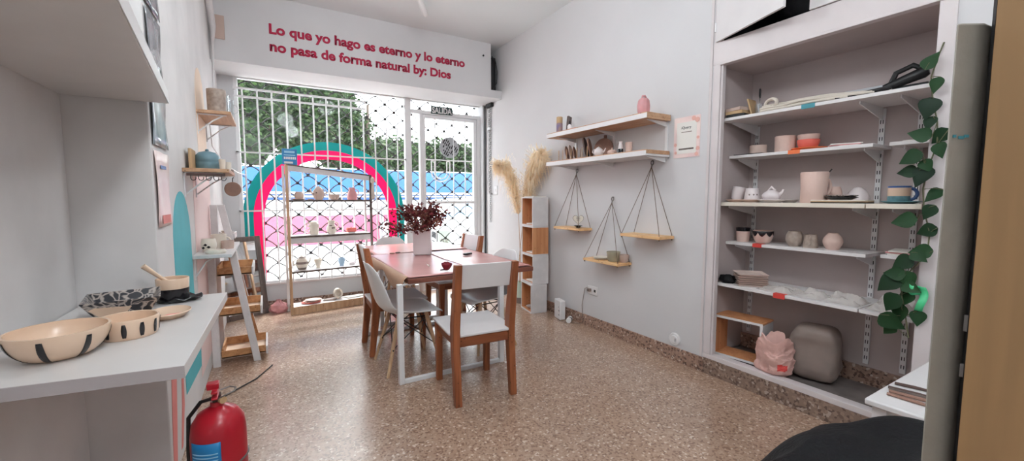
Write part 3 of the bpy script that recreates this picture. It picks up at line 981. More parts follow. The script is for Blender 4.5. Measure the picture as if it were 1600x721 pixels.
MB().lathe([(0, 0), (.050, 0), (.053, .005), (.055, .052), (.0545, .052), (0, .052)], 32).build('black_base', M['blackglaze'], t)
MB().lathe([(.0545, .052), (.057, .092), (.055, .095), (.052, .093), (.050, .055), (.0, .054)], 32).build('cream_rim', M['cream'], t)
tag(MB().tube([(0, 0, 0), (-.05, -.02, .055), (-.085, -.035, .095)], [.006, .008, .011], 10).build('pestle', M['cream'], loc=(-0.36, 2.215, 0.929)), 'cream clay stick leaning in the two-tone cup', 'pestle')

us = thing('wall_shelf', 'thick white shelf high on the near left wall, seen from below', 'shelf', (-0.5, 1.7, 1.70))
pts = [(-0.679, 0.95), (-0.235, 1.02), (-0.350, 2.30), (-0.679, 2.30)]
MB().prism([(x + .5, y - 1.7) for x, y in pts], 0.052, 'z', 0.0).build('board', M['bench'], us, bevel=0.002)
e0, e1 = Vector((-0.234, 1.02, 0)), Vector((-0.349, 2.30, 0))
MB().prism([(e0.x + .5, e0.y - 1.7), (e0.x + .502, e0.y - 1.7), (e1.x + .502, e1.y - 1.7), (e1.x + .5, e1.y - 1.7)], 0.050, 'z', 0.001).build('edge_band', M['white_gloss'], us, smooth=0)

# posters on the left wall past the step
def lposter(name, label, z0, z1, m, y0=2.335, y1=2.60):
    t = thing(name, label, 'poster', (XL, (y0 + y1) / 2, z0), 0, 'posters past the step in the left wall')
    h = z1 - z0
    w = (y1 - y0) / 2
    def fn(u, v):
        return (0.004 + 0.006 * abs(math.sin(u * 5 + v * 3)), -w + 2 * w * u, h * v)
    MB().grid(fn, 8, 8).build('sheet', m, t, solid=0.001, smooth=60)
    return t
t = lposter('poster', 'lowest of the left wall posters, pale pink with small blue print', 1.17, 1.505, M['poster_pink'])
MB().box(.0115, -.08, 0.012, .0125, .09, .05).build('pink_strip', M['coral_paint'], t, smooth=0)
MB().box(.0115, -.06, .26, .0125, .05, .275).build('heading', M['print_blue'], t, smooth=0)
lposter('poster', 'grey blue glossy poster just above the pale pink one', 1.53, 1.82, M['photo_blue'], 2.33, 2.62)
lposter('poster', 'shiny dark poster partly behind the high shelf edge', 1.84, 2.11, M['photo_dark'], 2.335, 2.6)
lposter('poster', 'topmost dark photo poster on the left wall', 2.13, 2.46, M['photo_dark'], 2.335, 2.61)

# painted shapes on the left wall
def painted(name, label, pts, m):
    o = MB().prism(pts, 0.002, 'x', XL).build(name, m, None, smooth=0)
    return tag(o, label, 'mural')
def archpoly(y, z0, z1, w, n=16):
    zs = z1 - w * 1.05
    return [(y - w, z0), (y + w, z0)] + [(y + w * math.cos(PI * i / n), zs + (z1 - zs) * math.sin(PI * i / n)) for i in range(n + 1)]
painted('painted_arch', 'tall teal round-topped shape painted on the left wall above the bench', archpoly(2.92, 0.50, 1.335, 0.27), M['teal_paint'])
painted('painted_arch', 'cream round-topped shape painted behind the upper left shelf', archpoly(4.0, 1.55, 2.28, 0.25), M['cream_paint'])
painted('painted_patch', 'pale pink panel painted low on the left wall behind the stand', [(3.30, .12), (4.3, .12), (4.3, 1.5), (3.42, 1.5)], M['pink_paint'])
painted('painted_block', 'teal block painted low on the left wall under the bench end', [(2.74, .24), (3.3, .20), (3.36, .40), (2.74, .46)], M['teal_paint'])
painted('painted_stripe', 'coral curved stripe painted low on the left wall beside the bench', [(2.37, .80), (2.42, .55), (2.36, .28), (2.325, .02), (2.40, .02), (2.47, .28), (2.54, .55), (2.52, .80)], M['coral_paint'])
painted('painted_stripe', 'thinner coral stripe right of the first one', [(2.64, .42), (2.60, .25), (2.52, .05), (2.56, .05), (2.66, .22), (2.69, .42)], M['coral_paint'])

# fire extinguisher
fx = thing('fire_extinguisher', 'red fire extinguisher with blue label standing below the bench', 'fire extinguisher', (-0.192, 1.83, 0.0))
MB().lathe([(0, 0), (.080, 0), (.088, .008), (.088, .43), (.082, .475), (.062, .508), (.030, .527), (.022, .532), (.022, .548), (0, .548)], 36).build('cylinder', M['red_ext'], fx)
m = MB()
def labf(u, v):
    a = R(-150) + u * R(68)
    return (.0888 * math.cos(a), .0888 * math.sin(a), .335 + .095 * v)
MB().grid(labf, 12, 4).build('label', M['sign_blue'], fx, solid=0.0008)
q = MB()
for i, z in enumerate((.337, .352, .364, .376, .388)):
    def lf2(u, v, z=z, i=i):
        a = R(-146) + u * R(58)
        return (.0896 * math.cos(a), .0896 * math.sin(a), z + (.009 if i == 0 else .004) * v)
    q.grid(lf2, 10, 2)
q.build('label_print', M['light_blue'], fx, solid=0.0006)
q = MB()
q.tube([(.0895 * math.cos(2 * PI * i / 36), .0895 * math.sin(2 * PI * i / 36), .318 + .01 * math.cos(2 * PI * i / 36)) for i in range(36)], .0035, 6, closed=True)
q.build('strap', M['chain'], fx)
MB().box(-.013, -.013, .545, .013, .013, .575).build('valve', M['dark_clay'], fx, bevel=0.003)
MB().box(-.012, -.055, .572, .008, .02, .58).box(-.012, -.05, .592, .008, .018, .600).box(-.028, -.02, .598, .010, .016, .620).build('lever', M['red_ext'], fx, bevel=0.003)
MB().tube([(.0, -.02, .56), (.03, -.03, .575), (.055, -.02, .58), (.06, .0, .585), (.04, .02, .585), (.01, .015, .58)], .003, 6).build('pin_ring', M['chain'], fx)
MB().cyl((.015, -.016, .555), (.022, -.026, .555), .013, n=16).build('gauge', M['kraft'], fx)
MB().tube([(-.01, .0, .56), (-.05, .01, .55), (-.088, .01, .50), (-.094, .01, .38), (-.094, .01, .2)], .007, 8).build('hose', M['black'], fx)
tag(MB().tube([(-0.37, 2.36, .006), (-0.345, 2.6, .006), (-0.30, 2.9, .006), (-0.29, 3.2, .006), (-0.12, 3.4, .006), (-0.02, 3.62, .006)], .0045, 6).build('floor_cable', M['dark']), 'thin dark cable on the floor along the left wall', 'cable')

# ------------------------------------------------------------------ left wall shelves with their things
def bracket_shelf(label, y0, y1, z, w, hooks):
    t = thing('wall_shelf', label, 'shelf', (XL, y0, z))
    d_ = y1 - y0
    MB().box(0, 0, -0.022, w, d_, 0).build('board', M['shelf_wood'], t, bevel=0.002)
    for yy in (0.03, d_ - 0.05):
        q = MB().box(0, yy, -0.17, 0.006, yy + 0.02, -0.022).box(0, yy, -0.030, w * 0.85, yy + 0.02, -0.022)
        q.tube([(0.008, yy + .01, -.15), (w * .45, yy + .01, -.07), (w * .75, yy + .01, -.03)], .005, 6)
        q.build('bracket', M['white_metal'], t)
    if hooks:
        MB().box(0.02, -0.006, -0.045, w - .02, 0.0, -0.028).build('hook_rail', M['dark_clay'], t)
        for k in range(5):
            x = .04 + k * (w - .08) / 4
            pts = [(x, -.008, -.04), (x, -.012, -.055)] + [(x + .012 * (1 - math.cos(a)), -.012, -.06 - .012 * math.sin(a)) for a in (0, .8, 1.6, 2.4, 3.1)] + [(x + .024, -.012, -.052)]
            MB().tube(pts, .0022, 6).build('hook', M['black'], t)
    return t
bracket_shelf('upper wooden bracket shelf on the left wall near the window', 3.75, 4.35, 1.935, 0.21, False)
bracket_shelf('lower wooden bracket shelf on the left wall with hooks beneath', 3.03, 3.56, 1.472, 0.225, True)
t = pot('stoneware_jar', 'tall mottled stoneware mug on the upper left shelf', 'mug', (-0.31, 3.98, 1.935), cup_prof(.062, .063, .195), M['stone_clay'])
tag(MB().lathe(cup_prof(.012, .013, .15, .002), 16).build('tube_glass', M['glassware'], loc=(-0.232, 3.93, 1.935)), 'slim clear glass tube between the stoneware mug and the jug', 'glass')
t = pot('glass_jug', 'clear glass jug at the end of the upper left shelf', 'jug', (-0.235, 4.10, 1.935), cup_prof(.026, .03, .15, .003), M['glassware'], 20)
handle_mb(.035, .028, .08, .004).build('handle', M['glassware'], t)
t = pot('blue_teapot', 'blue grey lidded pot on the lower left shelf', 'pot', (-0.325, 3.33, 1.472), [(0, 0), (.055, 0), (.068, .018), (.070, .05), (.068, .06), (.071, .064), (.066, .095), (.045, .118), (.016, .126), (0, .127)], M['blue_grey'])
MB().lathe([(0, 0), (.008, 0), (.011, .008), (.006, .014), (0, .014)], 14, mx=Matrix.Translation((0, 0, .126))).build('knob', M['blue_grey'], t)
handle_mb(.02, -.07, .05, .006).build('handle', M['blue_grey'], t)
tag(MB().box(-.008, -.09, 0, .008, .09, .125).build('cutting_board', M['kraft'], loc=(-0.392, 3.23, 1.472), bevel=0.004), 'small brown board leaning on the wall beside the blue grey pot', 'board')
pot('espresso_cup', 'small white cup right of the blue grey pot', 'cup', (-0.242, 3.26, 1.472), cup_prof(.014, .019, .072, .003), M['cream_pale'], 18)
pot('espresso_cup', 'small white cup at the end of the lower left shelf', 'cup', (-0.222, 3.40, 1.472), cup_prof(.015, .021, .066, .003), M['cream_pale'], 18)
tag(MB().box(-.02, -.03, 0, .02, .03, .022).build('soap_block', M['grey_clay'], loc=(-0.215, 3.50, 1.472), bevel=0.005), 'small grey block at the outer corner of the lower left shelf', 'block')
t = thing('hanging_strainer', 'round brown cup hanging from the lower left shelf', 'cup', (-0.194, 3.30, 1.43))
MB().cyl((0, -.02, -.075), (0, .03, -.075), .048, .038, 28).build('bowl', M['brown_clay'], t, bevel=0.004)
MB().tube([(0, 0, -.03), (0, -.002, -.005), (.006, -.008, .002)], .003, 6).build('loop', M['black'], t)
tag(MB().tube([(-0.405, 4.45, 1.95), (-0.40, 4.5, 1.75), (-0.34, 4.8, 1.62), (-0.26, 5.2, 1.56), (-0.20, 5.44, 1.55)], .005, 6).build('wall_cable', M['white_gloss']), 'loose white cable drooping from the left wall to the window', 'cable')
tag(MB().tube([(XL + .03, 4.3, 3.29), (XL + .03, 4.6, 3.15), (XL + .04, 4.88, 2.90), (XL + .03, 4.90, 2.75), (XL + .015, 4.905, 2.3)], [.03, .03, .026, .012, .008], 10).build('cable_duct', M['white_chalky']), 'white wrapped pipe where the left wall meets the lintel', 'pipe')

# bracketed small shelf and ladder stand
t = thing('corner_shelf', 'white board shelf over the ladder stand, small pottery on it', 'shelf', (XL, 3.2, 0.915))
MB().prism([(0, 0), (0.205, 0), (0.205, 0.88), (0, 0.88)], 0.022, 'z', 0).build('board', M['white_chalky'], t, bevel=0.003)
q = MB().box(0, .06, -.14, .006, .08, 0).tube([(.005, .07, -.12), (.06, .07, -.03), (.10, .07, -.004)], .005, 6)
q.build('bracket', M['white_metal'], t)
ld = thing('ladder_stand', 'white ladder shelf stand with brown wooden trays by the left wall', 'ladder shelf', (-0.25, 3.97, 0))
for yy, zt in ((3.79, 0.915), (4.15, 1.24)):
    y = yy - 3.97
    xt = -0.335 if zt > 1 else -0.255
    MB().prism([(-.41 + .25, 0), (-.36 + .25, 0), (-.36 + .25, zt), (-.41 + .25, zt)], .026, 'y', y).build('rear_leg', M['white_chalky'], ld, bevel=0.003)
    fl = MB().prism([(-.145 + .25, 0), (-.095 + .25, 0), (xt + .025 + .25, zt), (xt - .025 + .25, zt)], .026, 'y', y).build('front_leg', M['white_chalky'], ld, bevel=0.003)
    if yy > 4:
        MB().prism([(-.149 + .25, .0), (-.091 + .25, .0), (-.091 + .25 - .24 * .72, .9), (-.149 + .25 - .24 * .72, .9)], .006, 'y', y - .006).build('brown_face', M['tray_wood'], fl, smooth=0)  # thin brown face over the lower part of the far front leg
for (z, xr) in ((.70, -0.13), (.385, -0.085), (.05, -0.06)):
    x0_, x1_ = -.355 + .25, xr + .25
    y0_, y1_ = -.154, .18
    tr = MB().box(x0_, y0_, z, x1_, y1_, z + .012).build('tray', M['cream_paint'], ld)
    MB().box(x0_, y0_ - .0, z, x1_, y0_ + .014, z + .06).box(x0_, y1_ - .014, z, x1_, y1_, z + .075).box(x0_, y0_ + .014, z, x0_ + .014, y1_ - .014, z + .075).build('tray_side', M['tray_wood'], tr, bevel=0.002)
    MB().box(x1_, y0_ - .03, z - .003, x1_ + .014, y1_ + .02, z + .062).build('tray_front', M['white_chalky'], tr, bevel=0.002)
tr = MB().box(-.155, .21, .955, 0.0, .45, .967).build('tray', M['white_chalky'], ld)
MB().box(-.155, .21, .967, 0.0, .22, 1.0).box(-.155, .44, .967, 0, .45, 1.0).box(-.01, .22, .967, 0.0, .44, 1.0).build('tray_side', M['white_chalky'], tr, bevel=0.002)
t = pot('painted_mug', 'small mug with black leaf marks on the white board shelf', 'mug', (-0.352, 3.40, 0.937), round_prof(.045, .088, .038), M['cream_pale'])
q = MB()
for (a, z) in ((-1.9, .05), (-1.5, .035), (-2.2, .03)):
    q.prism([(-.012, 0), (0, .01), (.012, 0), (0, -.008)], .002, 'y', 0, Matrix.Rotation(a + PI / 2, 4, 'Z') @ Matrix.Translation((0, -.0455, z)))
q.build('leaf_mark', M['blackglaze'], t, smooth=0)
t = pot('plain_mug', 'plain pale mug behind the leaf-marked mug on the white board', 'mug', (-0.315, 3.62, 0.937), cup_prof(.045, .048, .10), M['cream_pale'])
handle_mb(.028, .046, .05, .006).build('handle', M['cream_pale'], t)
t = pot('low_pot', 'low blush pot right of the mugs on the white board', 'pot', (-0.258, 3.55, 0.937), cup_prof(.034, .04, .058), M['bisque'])
pot('pebble_dish', 'low lumpy cream dish at the front of the white board', 'dish', (-0.305, 3.27, 0.937), [(0, 0), (.05, 0), (.058, .014), (.05, .026), (.03, .022), (0, .024)], M['cream_pale'], 30, 0, 1.05, .7)
for v in bpy.context.scene.objects['pebble_dish'].children[0].data.vertices:
    v.co.z *= 1 + .35 * noise.noise(v.co * 60)
for i in range(3):
    pot('saucer', ('lowest', 'middle', 'top')[i] + ' of the nested small dishes in the upper ladder tray', 'dish', (-0.325 + .004 * i, 4.30, 0.9675 + .014 * i), [(0, 0), (.028, 0), (.04, .022), (.037, .022), (.026, .005), (0, .005)], M['cream_pale'], 22, 0, 1, 1, 'nested dishes in the ladder tray')

# leaning mirror
mr = thing('leaning_mirror', 'mirror in a grey brown wooden frame leaning under the window', 'mirror', (-0.235, 5.225, 0.0), R(30))
lean = Matrix.Rotation(R(-8), 4, 'X')
for (a, nm) in (((-.235, 0, 0, -.18, .03, .88), 'frame_side'), ((.18, 0, 0, .235, .03, .88), 'frame_side'), ((-.18, 0, 0, .18, .03, .055), 'frame_rail'), ((-.18, 0, .825, .18, .03, .88), 'frame_rail')):
    MB().box(*a, lean).build(nm, M['dark_wood'], mr, bevel=0.004)
MB().box(-.18, .012, .055, .18, .02, .825, lean).build('mirror_glass', M['mirror'], mr, smooth=0)

# ------------------------------------------------------------------ display rack in front of the window
rk = thing('display_rack', 'slim brown and white display rack of pottery before the window', 'rack', (0.185, 5.10, 0), R(7.6))
W = 0.905
for (x, y, zt) in ((0, 0, 1.663), (W, 0, 1.575)):
    MB().box(x - .014, y - .011, 0, x + .014, y + .011, zt).build('post', M['beech'] if x < .1 else M['dark_wood'], rk, bevel=0.002)
for (x, y, zt) in ((0.0, .20, 1.655), (W, .20, 1.57)):
    MB().box(x - .012, y - .011, 0, x + .012, y + .011, zt).build('post', M['white'], rk, bevel=0.002)
MB().prism([(0, 1.648), (W, 1.56), (W, 1.575), (0, 1.663)], .022, 'y', -.011).build('top_rail', M['dark_wood'], rk, smooth=0)
MB().prism([(.014, 1.59), (W - .014, 1.505), (W - .014, 1.559), (.014, 1.647)], .016, 'y', -.006).build('header_board', M['white_chalky'], rk, smooth=0)
SH = (1.272, 0.875, 0.482, 0.085)
for i, z in enumerate(SH):
    MB().box(.014, -.008, z - .018, W - .014, .208, z).build('shelf_board', M['white'], rk, bevel=0.002)
    MB().box(.014, -.012, z - .02, W - .014, -.008, z + .001).build('shelf_edge', M['dark_wood'] if i < 3 else M['beech'], rk, smooth=0)
MB().box(.014, -.006, SH[1] - .085, W - .014, .006, SH[1] - .021).build('apron_board', M['white_chalky'], rk, smooth=0)
MB().box(.014, -.010, .0, W - .014, .004, .064).build('kick_board', M['beech'], rk, smooth=0)
cr_, sr_ = math.cos(R(7.6)), math.sin(R(7.6))
def rp(x, z, dy=0.10):
    lx = (x - 0.185) / cr_
    return (0.185 + lx * cr_ - dy * sr_, 5.10 + lx * sr_ + dy * cr_, z)
def teapot(name, label, loc, r, h, m, rz=0, spots=None, bands=None, cat='teapot'):
    t = pot(name, label, cat, loc, [(0, 0), (r * .6, 0), (r * .9, h * .2), (r, h * .42), (r * .88, h * .66), (r * .55, h * .82), (r * .5, h * .84), (r * .3, h * .92), (0, h * .94)], m, 28, rz)
    MB().lathe([(0, 0), (r * .12, 0), (r * .16, h * .05), (0, h * .09)], 12, mx=Matrix.Translation((0, 0, h * .92))).build('lid_knob', m, t)
    MB().tube([(-r * .85, 0, h * .35), (-r * 1.25, 0, h * .55), (-r * 1.45, 0, h * .82)], [r * .22, r * .14, r * .10], 10).build('spout', m, t)
    handle_mb(h * .22, r * .86, h * .5, r * .09, r * .55).build('handle', m, t)
    if spots:
        q = MB()
        for k in range(14):
            a = k * 2.4
            zz = h * (.15 + .6 * ((k * .37) % 1))
            u = zz / h
            rr = r * (.92 if u < .25 else 1.0 if u < .55 else .84)
            q.lathe([(0, 0), (r * .13, 0), (r * .13, .002), (0, .002)], 10, mx=Matrix.Rotation(a, 4, 'Z') @ Matrix.Translation((rr - .001, 0, zz)) @ Matrix.Rotation(PI / 2, 4, 'Y'))
        q.build('painted_dot', spots, t, smooth=0)
    if bands:
        q = MB()
        for z0_, z1_ in ((.02, .16), (.40, .55), (.80, .9)):
            def fb(u, v, z0_=z0_, z1_=z1_):
                z = h * (z0_ + (z1_ - z0_) * v)
                f = z / h
                pr = [(0, .6), (.2, .9), (.42, 1), (.66, .88), (.82, .55), (.92, .3)]
                rr = .3
                for (fa, ra), (fb_, rb) in zip(pr, pr[1:]):
                    if fa <= f <= fb_:
                        rr = ra + (rb - ra) * (f - fa) / (fb_ - fa)
                a = 2 * PI * u
                return ((rr * r + .0012) * math.cos(a), (rr * r + .0012) * math.sin(a), z)
            q.grid(fb, 29, 4)
        q.build('glaze_band', bands, t)
    return t
pot('saucer', 'wide pale saucer at the left of the top rack shelf', 'saucer', rp(.305, SH[0], .085), [(0, 0), (.045, 0), (.08, .014), (.078, .017), (.04, .006), (0, .006)], M['bisque'], 30)
pot('egg_cup', 'pale rounded cup standing on the saucer of the rack', 'cup', rp(.315, SH[0] + .006, .085), round_prof(.048, .088, .03), M['bisque'])
pot('saucer', 'small pale plate beside the spotted teapot on the rack', 'saucer', rp(.432, SH[0], .07), [(0, 0), (.025, 0), (.04, .012), (.038, .014), (.022, .005), (0, .005)], M['bisque'], 24)
teapot('spotted_teapot', 'cream round teapot with dark spots on the top rack shelf', rp(.525, SH[0], .11), .062, .165, M['bisque'], 0, M['dark_clay'])
pot('flared_bowl', 'small flared cream bowl on the top rack shelf', 'bowl', rp(.692, SH[0], .11), bowl_prof(.025, .062, .066, .005), M['bisque'])
t = pot('pink_pitcher', 'pink speckled pitcher at the right of the top rack shelf', 'pitcher', rp(.905, SH[0] - .0, .10) if False else rp(.895, SH[0], .10), [(0, 0), (.052, 0), (.06, .03), (.055, .075), (.036, .115), (.038, .148), (.034, .148), (.03, .11), (.04, .03), (0, .01)], M['pinkware'])
handle_mb(.035, .045, .09, .006).build('handle', M['pinkware'], t)
t = pot('stacked_jug', 'cream two-bellied jug with two handles on the second rack shelf', 'jug', rp(.462, SH[1], .11), [(0, 0), (.04, 0), (.052, .03), (.042, .065), (.058, .10), (.045, .135), (.03, .15), (.012, .16), (0, .162)], M['cream_pale'])
handle_mb(.022, -.045, .045, .005).build('handle', M['cream_pale'], t).rotation_euler = (0, 0, 0)
q = MB()
for z in (.04, .115):
    q.tube([(-.045 - .03 * math.sin(PI * i / 8), 0, z + .024 * math.cos(PI * i / 8)) for i in range(9)], .005, 8)
q.build('handle', M['cream_pale'], t)
t = pot('dotted_pitcher', 'cream pitcher with dark polka dots on the second rack shelf', 'pitcher', rp(.65, SH[1], .11), [(0, 0), (.04, 0), (.056, .035), (.052, .075), (.034, .11), (.04, .155), (.036, .155), (.03, .11), (.04, .04), (0, .01)], M['cream_pale'])
handle_mb(.038, .042, .10, .006).build('handle', M['cream_pale'], t)
q = MB()
for k in range(16):
    a = k * 2.4
    zz, rr = ((.02, .047), (.045, .0555), (.07, .053), (.095, .041))[k % 4]
    q.lathe([(0, 0), (.009, 0), (.009, .002), (0, .002)], 10, mx=Matrix.Rotation(a, 4, 'Z') @ Matrix.Translation((rr - .0005, 0, zz)) @ Matrix.Rotation(PI / 2, 4, 'Y'))
q.build('painted_dot', M['dark_clay'], t, smooth=0)
t = thing('butter_dish', 'red and pink butter dish on the second rack shelf', 'butter dish', rp(.872, SH[1], .10), R(8))
MB().lathe([(0, 0), (.06, 0), (.072, .01), (.07, .012), (0, .006)], 4, 1, .75, Matrix.Rotation(PI / 4, 4, 'Z')).build('dish', M['whiteware'], t)
MB().box(-.056, -.03, .011, .056, .03, .062).build('cover', M['coral'], t, bevel=0.012)
MB().box(-.0575, -.0315, .03, .0575, .0315, .036).build('cover_band', M['pinkware'], t, bevel=0.002)
MB().lathe([(0, 0), (.006, 0), (.008, .012), (0, .014)], 10, mx=Matrix.Translation((0, 0, .061))).build('knob', M['dark_clay'], t)
teapot('striped_teapot', 'teapot with grey and cream bands on the third rack shelf', rp(.322, SH[2], .11), .064, .165, M['cream_pale'], PI, None, M['grey_clay'])
pot('goblet', 'cream goblet with flared rim on the third rack shelf', 'goblet', rp(.492, SH[2], .11), [(0, 0), (.028, 0), (.022, .012), (.03, .04), (.045, .085), (.046, .105), (.042, .105), (.028, .04), (0, .02)], M['cream_pale'])
pot('blue_cup', 'pale blue footed cup on the third rack shelf', 'cup', rp(.752, SH[2], .11), [(0, 0), (.026, 0), (.026, .012), (.04, .05), (.042, .092), (.038, .092), (.036, .05), (.02, .018), (0, .016)], M['pale_blue'])
pot('small_dish', 'low white dish right of the pale blue cup on the rack', 'dish', rp(.872, SH[2], .11), [(0, 0), (.032, 0), (.04, .028), (.036, .028), (.028, .006), (0, .006)], M['whiteware'])
for i in range(3):
    pot('pink_plate', ('lowest', 'middle', 'top')[i] + ' of the pink plates stacked on the bottom rack shelf', 'plate', rp(.40 + .012 * i, SH[3] + .012 * i, .10), [(0, 0), (.06, 0), (.105 - .008 * i, .012), (.1 - .008 * i, .015), (.055, .006), (0, .006)], M['blushware'] if i else M['coral'], 30, 0, 1, .8, 'stacked pink plates')
tag(MB().prism([(-.075, -.03), (.06, -.045), (.085, .01), (.02, .035), (-.06, .03)], .014, 'z', 0).build('slate_dish', M['grey_clay'], loc=rp(.60, SH[3], .10), bevel=0.005), 'flat grey slab dish on the bottom rack shelf', 'dish')
t = thing('arch_vase', 'white rounded vase with an open front on the bottom rack shelf', 'vase', rp(.70, SH[3], .12), R(10))
n = 24
op = [(.05 * math.cos(PI * 2 * i / n), .064 + .062 * math.sin(PI * 2 * i / n)) for i in range(n)]
ip = [(.028 * math.cos(PI * 2 * i / n), .066 + .040 * math.sin(PI * 2 * i / n)) for i in range(n)]
m = MB()
vs = [(p[0], -.03, p[1]) for p in op] + [(p[0], -.03, p[1]) for p in ip] + [(p[0], .03, p[1]) for p in op] + [(p[0], .012, p[1]) for p in ip]
fs = []
for i in range(n):
    j = (i + 1) % n
    fs += [(i, j, n + j, n + i), (i, 2 * n + i, 2 * n + j, j), (n + i, n + j, 3 * n + j, 3 * n + i)]
fs += [tuple(2 * n + i for i in range(n)), tuple(3 * n + i for i in range(n))]
m.add(vs, fs).build('body', M['cream_pale'], t, bevel=0.006)
tag(MB().box(-.1, -.05, 0, .1, .05, .012).build('paper_sheets', M['paper'], loc=rp(.88, SH[3], .10), rz=R(20), bevel=0.002), 'flat white sheets at the right of the bottom rack shelf', 'paper')
t = thing('blue_notice', 'blue printed card standing on the top left of the rack', 'notice', rp(.225, 1.655, .012), R(5))
MB().box(-.073, -.004, 0, .073, .004, .17).build('card', M['sign_blue'], t, bevel=0.002)
MB().box(-.05, -.0055, .125, .05, -.004, .148).box(-.055, -.0055, .098, .055, -.004, .108).build('pale_print', M['light_blue'], t, smooth=0)
q = MB()
random.seed(5)
x = -.055
while x < .05:
    w_ = random.choice((.006, .010, .013))
    q.box(x, -.0055, .058, x + w_, -.004, .084)
    x += w_ + .005
q.box(-.055, -.0055, .014, .03, -.004, .034)
q.build('white_print', M['white_gloss'], t, smooth=0)
t = thing('tassel', 'cream cotton tassel hanging at the right end of the rack', 'tassel', rp(1.098, 1.545, -.03))
MB().lathe([(0, -.075), (.02, -.07), (.027, -.045), (.022, -.01), (0.004, 0), (0, 0)], 16).build('head', M['cord'], t)
q = MB()
for i in range(22):
    a = i * 2.4
    r_ = .006 + .014 * ((i * .37) % 1)
    q.tube([(r_ * .7 * math.cos(a), r_ * .7 * math.sin(a), -.065), (r_ * math.cos(a), r_ * math.sin(a), -.15), (r_ * 1.2 * math.cos(a), r_ * 1.2 * math.sin(a), -.25 - .01 * (i % 3))], .003, 5)
q.build('fringe', M['cord'], t)
MB().tube([(-.015, .022, .0), (0, 0, .01), (.002, 0, 0)], .003, 6).build('cord', M['cord'], t)
# pink plastic bag on the floor
m = MB()
def bagf(u, v):
    a = 2 * PI * u
    z = .15 * v
    r = .075 * (math.sin(PI * min(1, .25 + .8 * v))) + .012
    nn = noise.noise(Vector((math.cos(a) * 2.5, math.sin(a) * 2.5, v * 4))) * .03
    return ((r + nn) * math.cos(a), (r + nn) * .6 * math.sin(a), z)
m.grid(bagf, 31, 14)
tag(m.build('plastic_bag', M['pinkware'], loc=(0.06, 5.30, 0.0), smooth=25), 'crumpled pink plastic bag on the floor left of the rack', 'bag')

# ------------------------------------------------------------------ stacked crates, pampas, router
def crate(label, x, y, z, rz, w, dp, h, side_m, first=None):
    """open towards local -Y; w wide, dp deep"""
    t = thing('wall_crate', label, 'crate', (x, y, z), rz, 'crates stacked as a tower')
    th = .014
    MB().box(-w / 2, 0, 0, w / 2, dp, th).box(-w / 2, 0, h - th, w / 2, dp, h).box(-w / 2, 0, th, -w / 2 + th, dp, h - th).build('shell', M['white_chalky'], t, bevel=0.002)
    MB().box(w / 2 - th, 0, th, w / 2, dp, h - th).build('side_panel', side_m, t, bevel=0.002)
    MB().box(-w / 2 + th, dp - .012, th, w / 2 - th, dp - .002, h - th).build('back_panel', M['crate_wood'], t, smooth=0)
    MB().box(-w / 2 + th, .004, th, -w / 2 + th + .003, dp - .014, h - th).box(w / 2 - th - .003, .004, th, w / 2 - th, dp - .014, h - th).box(-w / 2 + th + .004, .006, th, w / 2 - th - .004, dp - .014, th + .003).build('lining', M['crate_wood'], t, smooth=0)
    return t
# the open side faces -X: local -Y maps to world -X when turned by -90 degrees
cy = 3.945
for i in range(4):
    lab = ['bottom crate of the white tower, slightly pushed out to the left', 'second crate from the floor in the white tower',
           'third crate of the tower, with bare wood on its side', 'topmost crate of the white tower against the right wall'][i]
    crate(lab, 2.535 - (.02 if i == 0 else 0), cy + .005 * i, .3265 * i, R(-90 - (8 if i else 10)), .30, .195, .325, M['crate_wood'] if i == 2 else M['white_chalky'])
pot('crate_dish', 'white dish lying in the bottom crate of the tower', 'dish', (2.61, 3.96, .0185), [(0, 0), (.05, 0), (.07, .022), (.066, .022), (.045, .006), (0, .006)], M['whiteware'], 26)
for i, zz in ((1, 'second'), (2, 'third'), (3, 'topmost')):
    tag(MB().prism([(-.05, -.07), (.05, -.05), (.045, .07), (-.045, .06)], .012, 'z', 0).build('flat_card', M['paper'], loc=(2.60, 3.94, .3265 * i + .0175), bevel=0.002), 'pale flat card lying in the ' + zz + ' crate', 'card', 'cards in the crates')
tag(MB().prism([(-.09, -.12), (.09, -.10), (.08, .12), (-.07, .11)], .008, 'z', 0).build('paper_sheets', M['paper'], loc=(2.62, 3.93, 1.3055), bevel=0.001), 'papers lying on top of the white crate tower', 'paper')

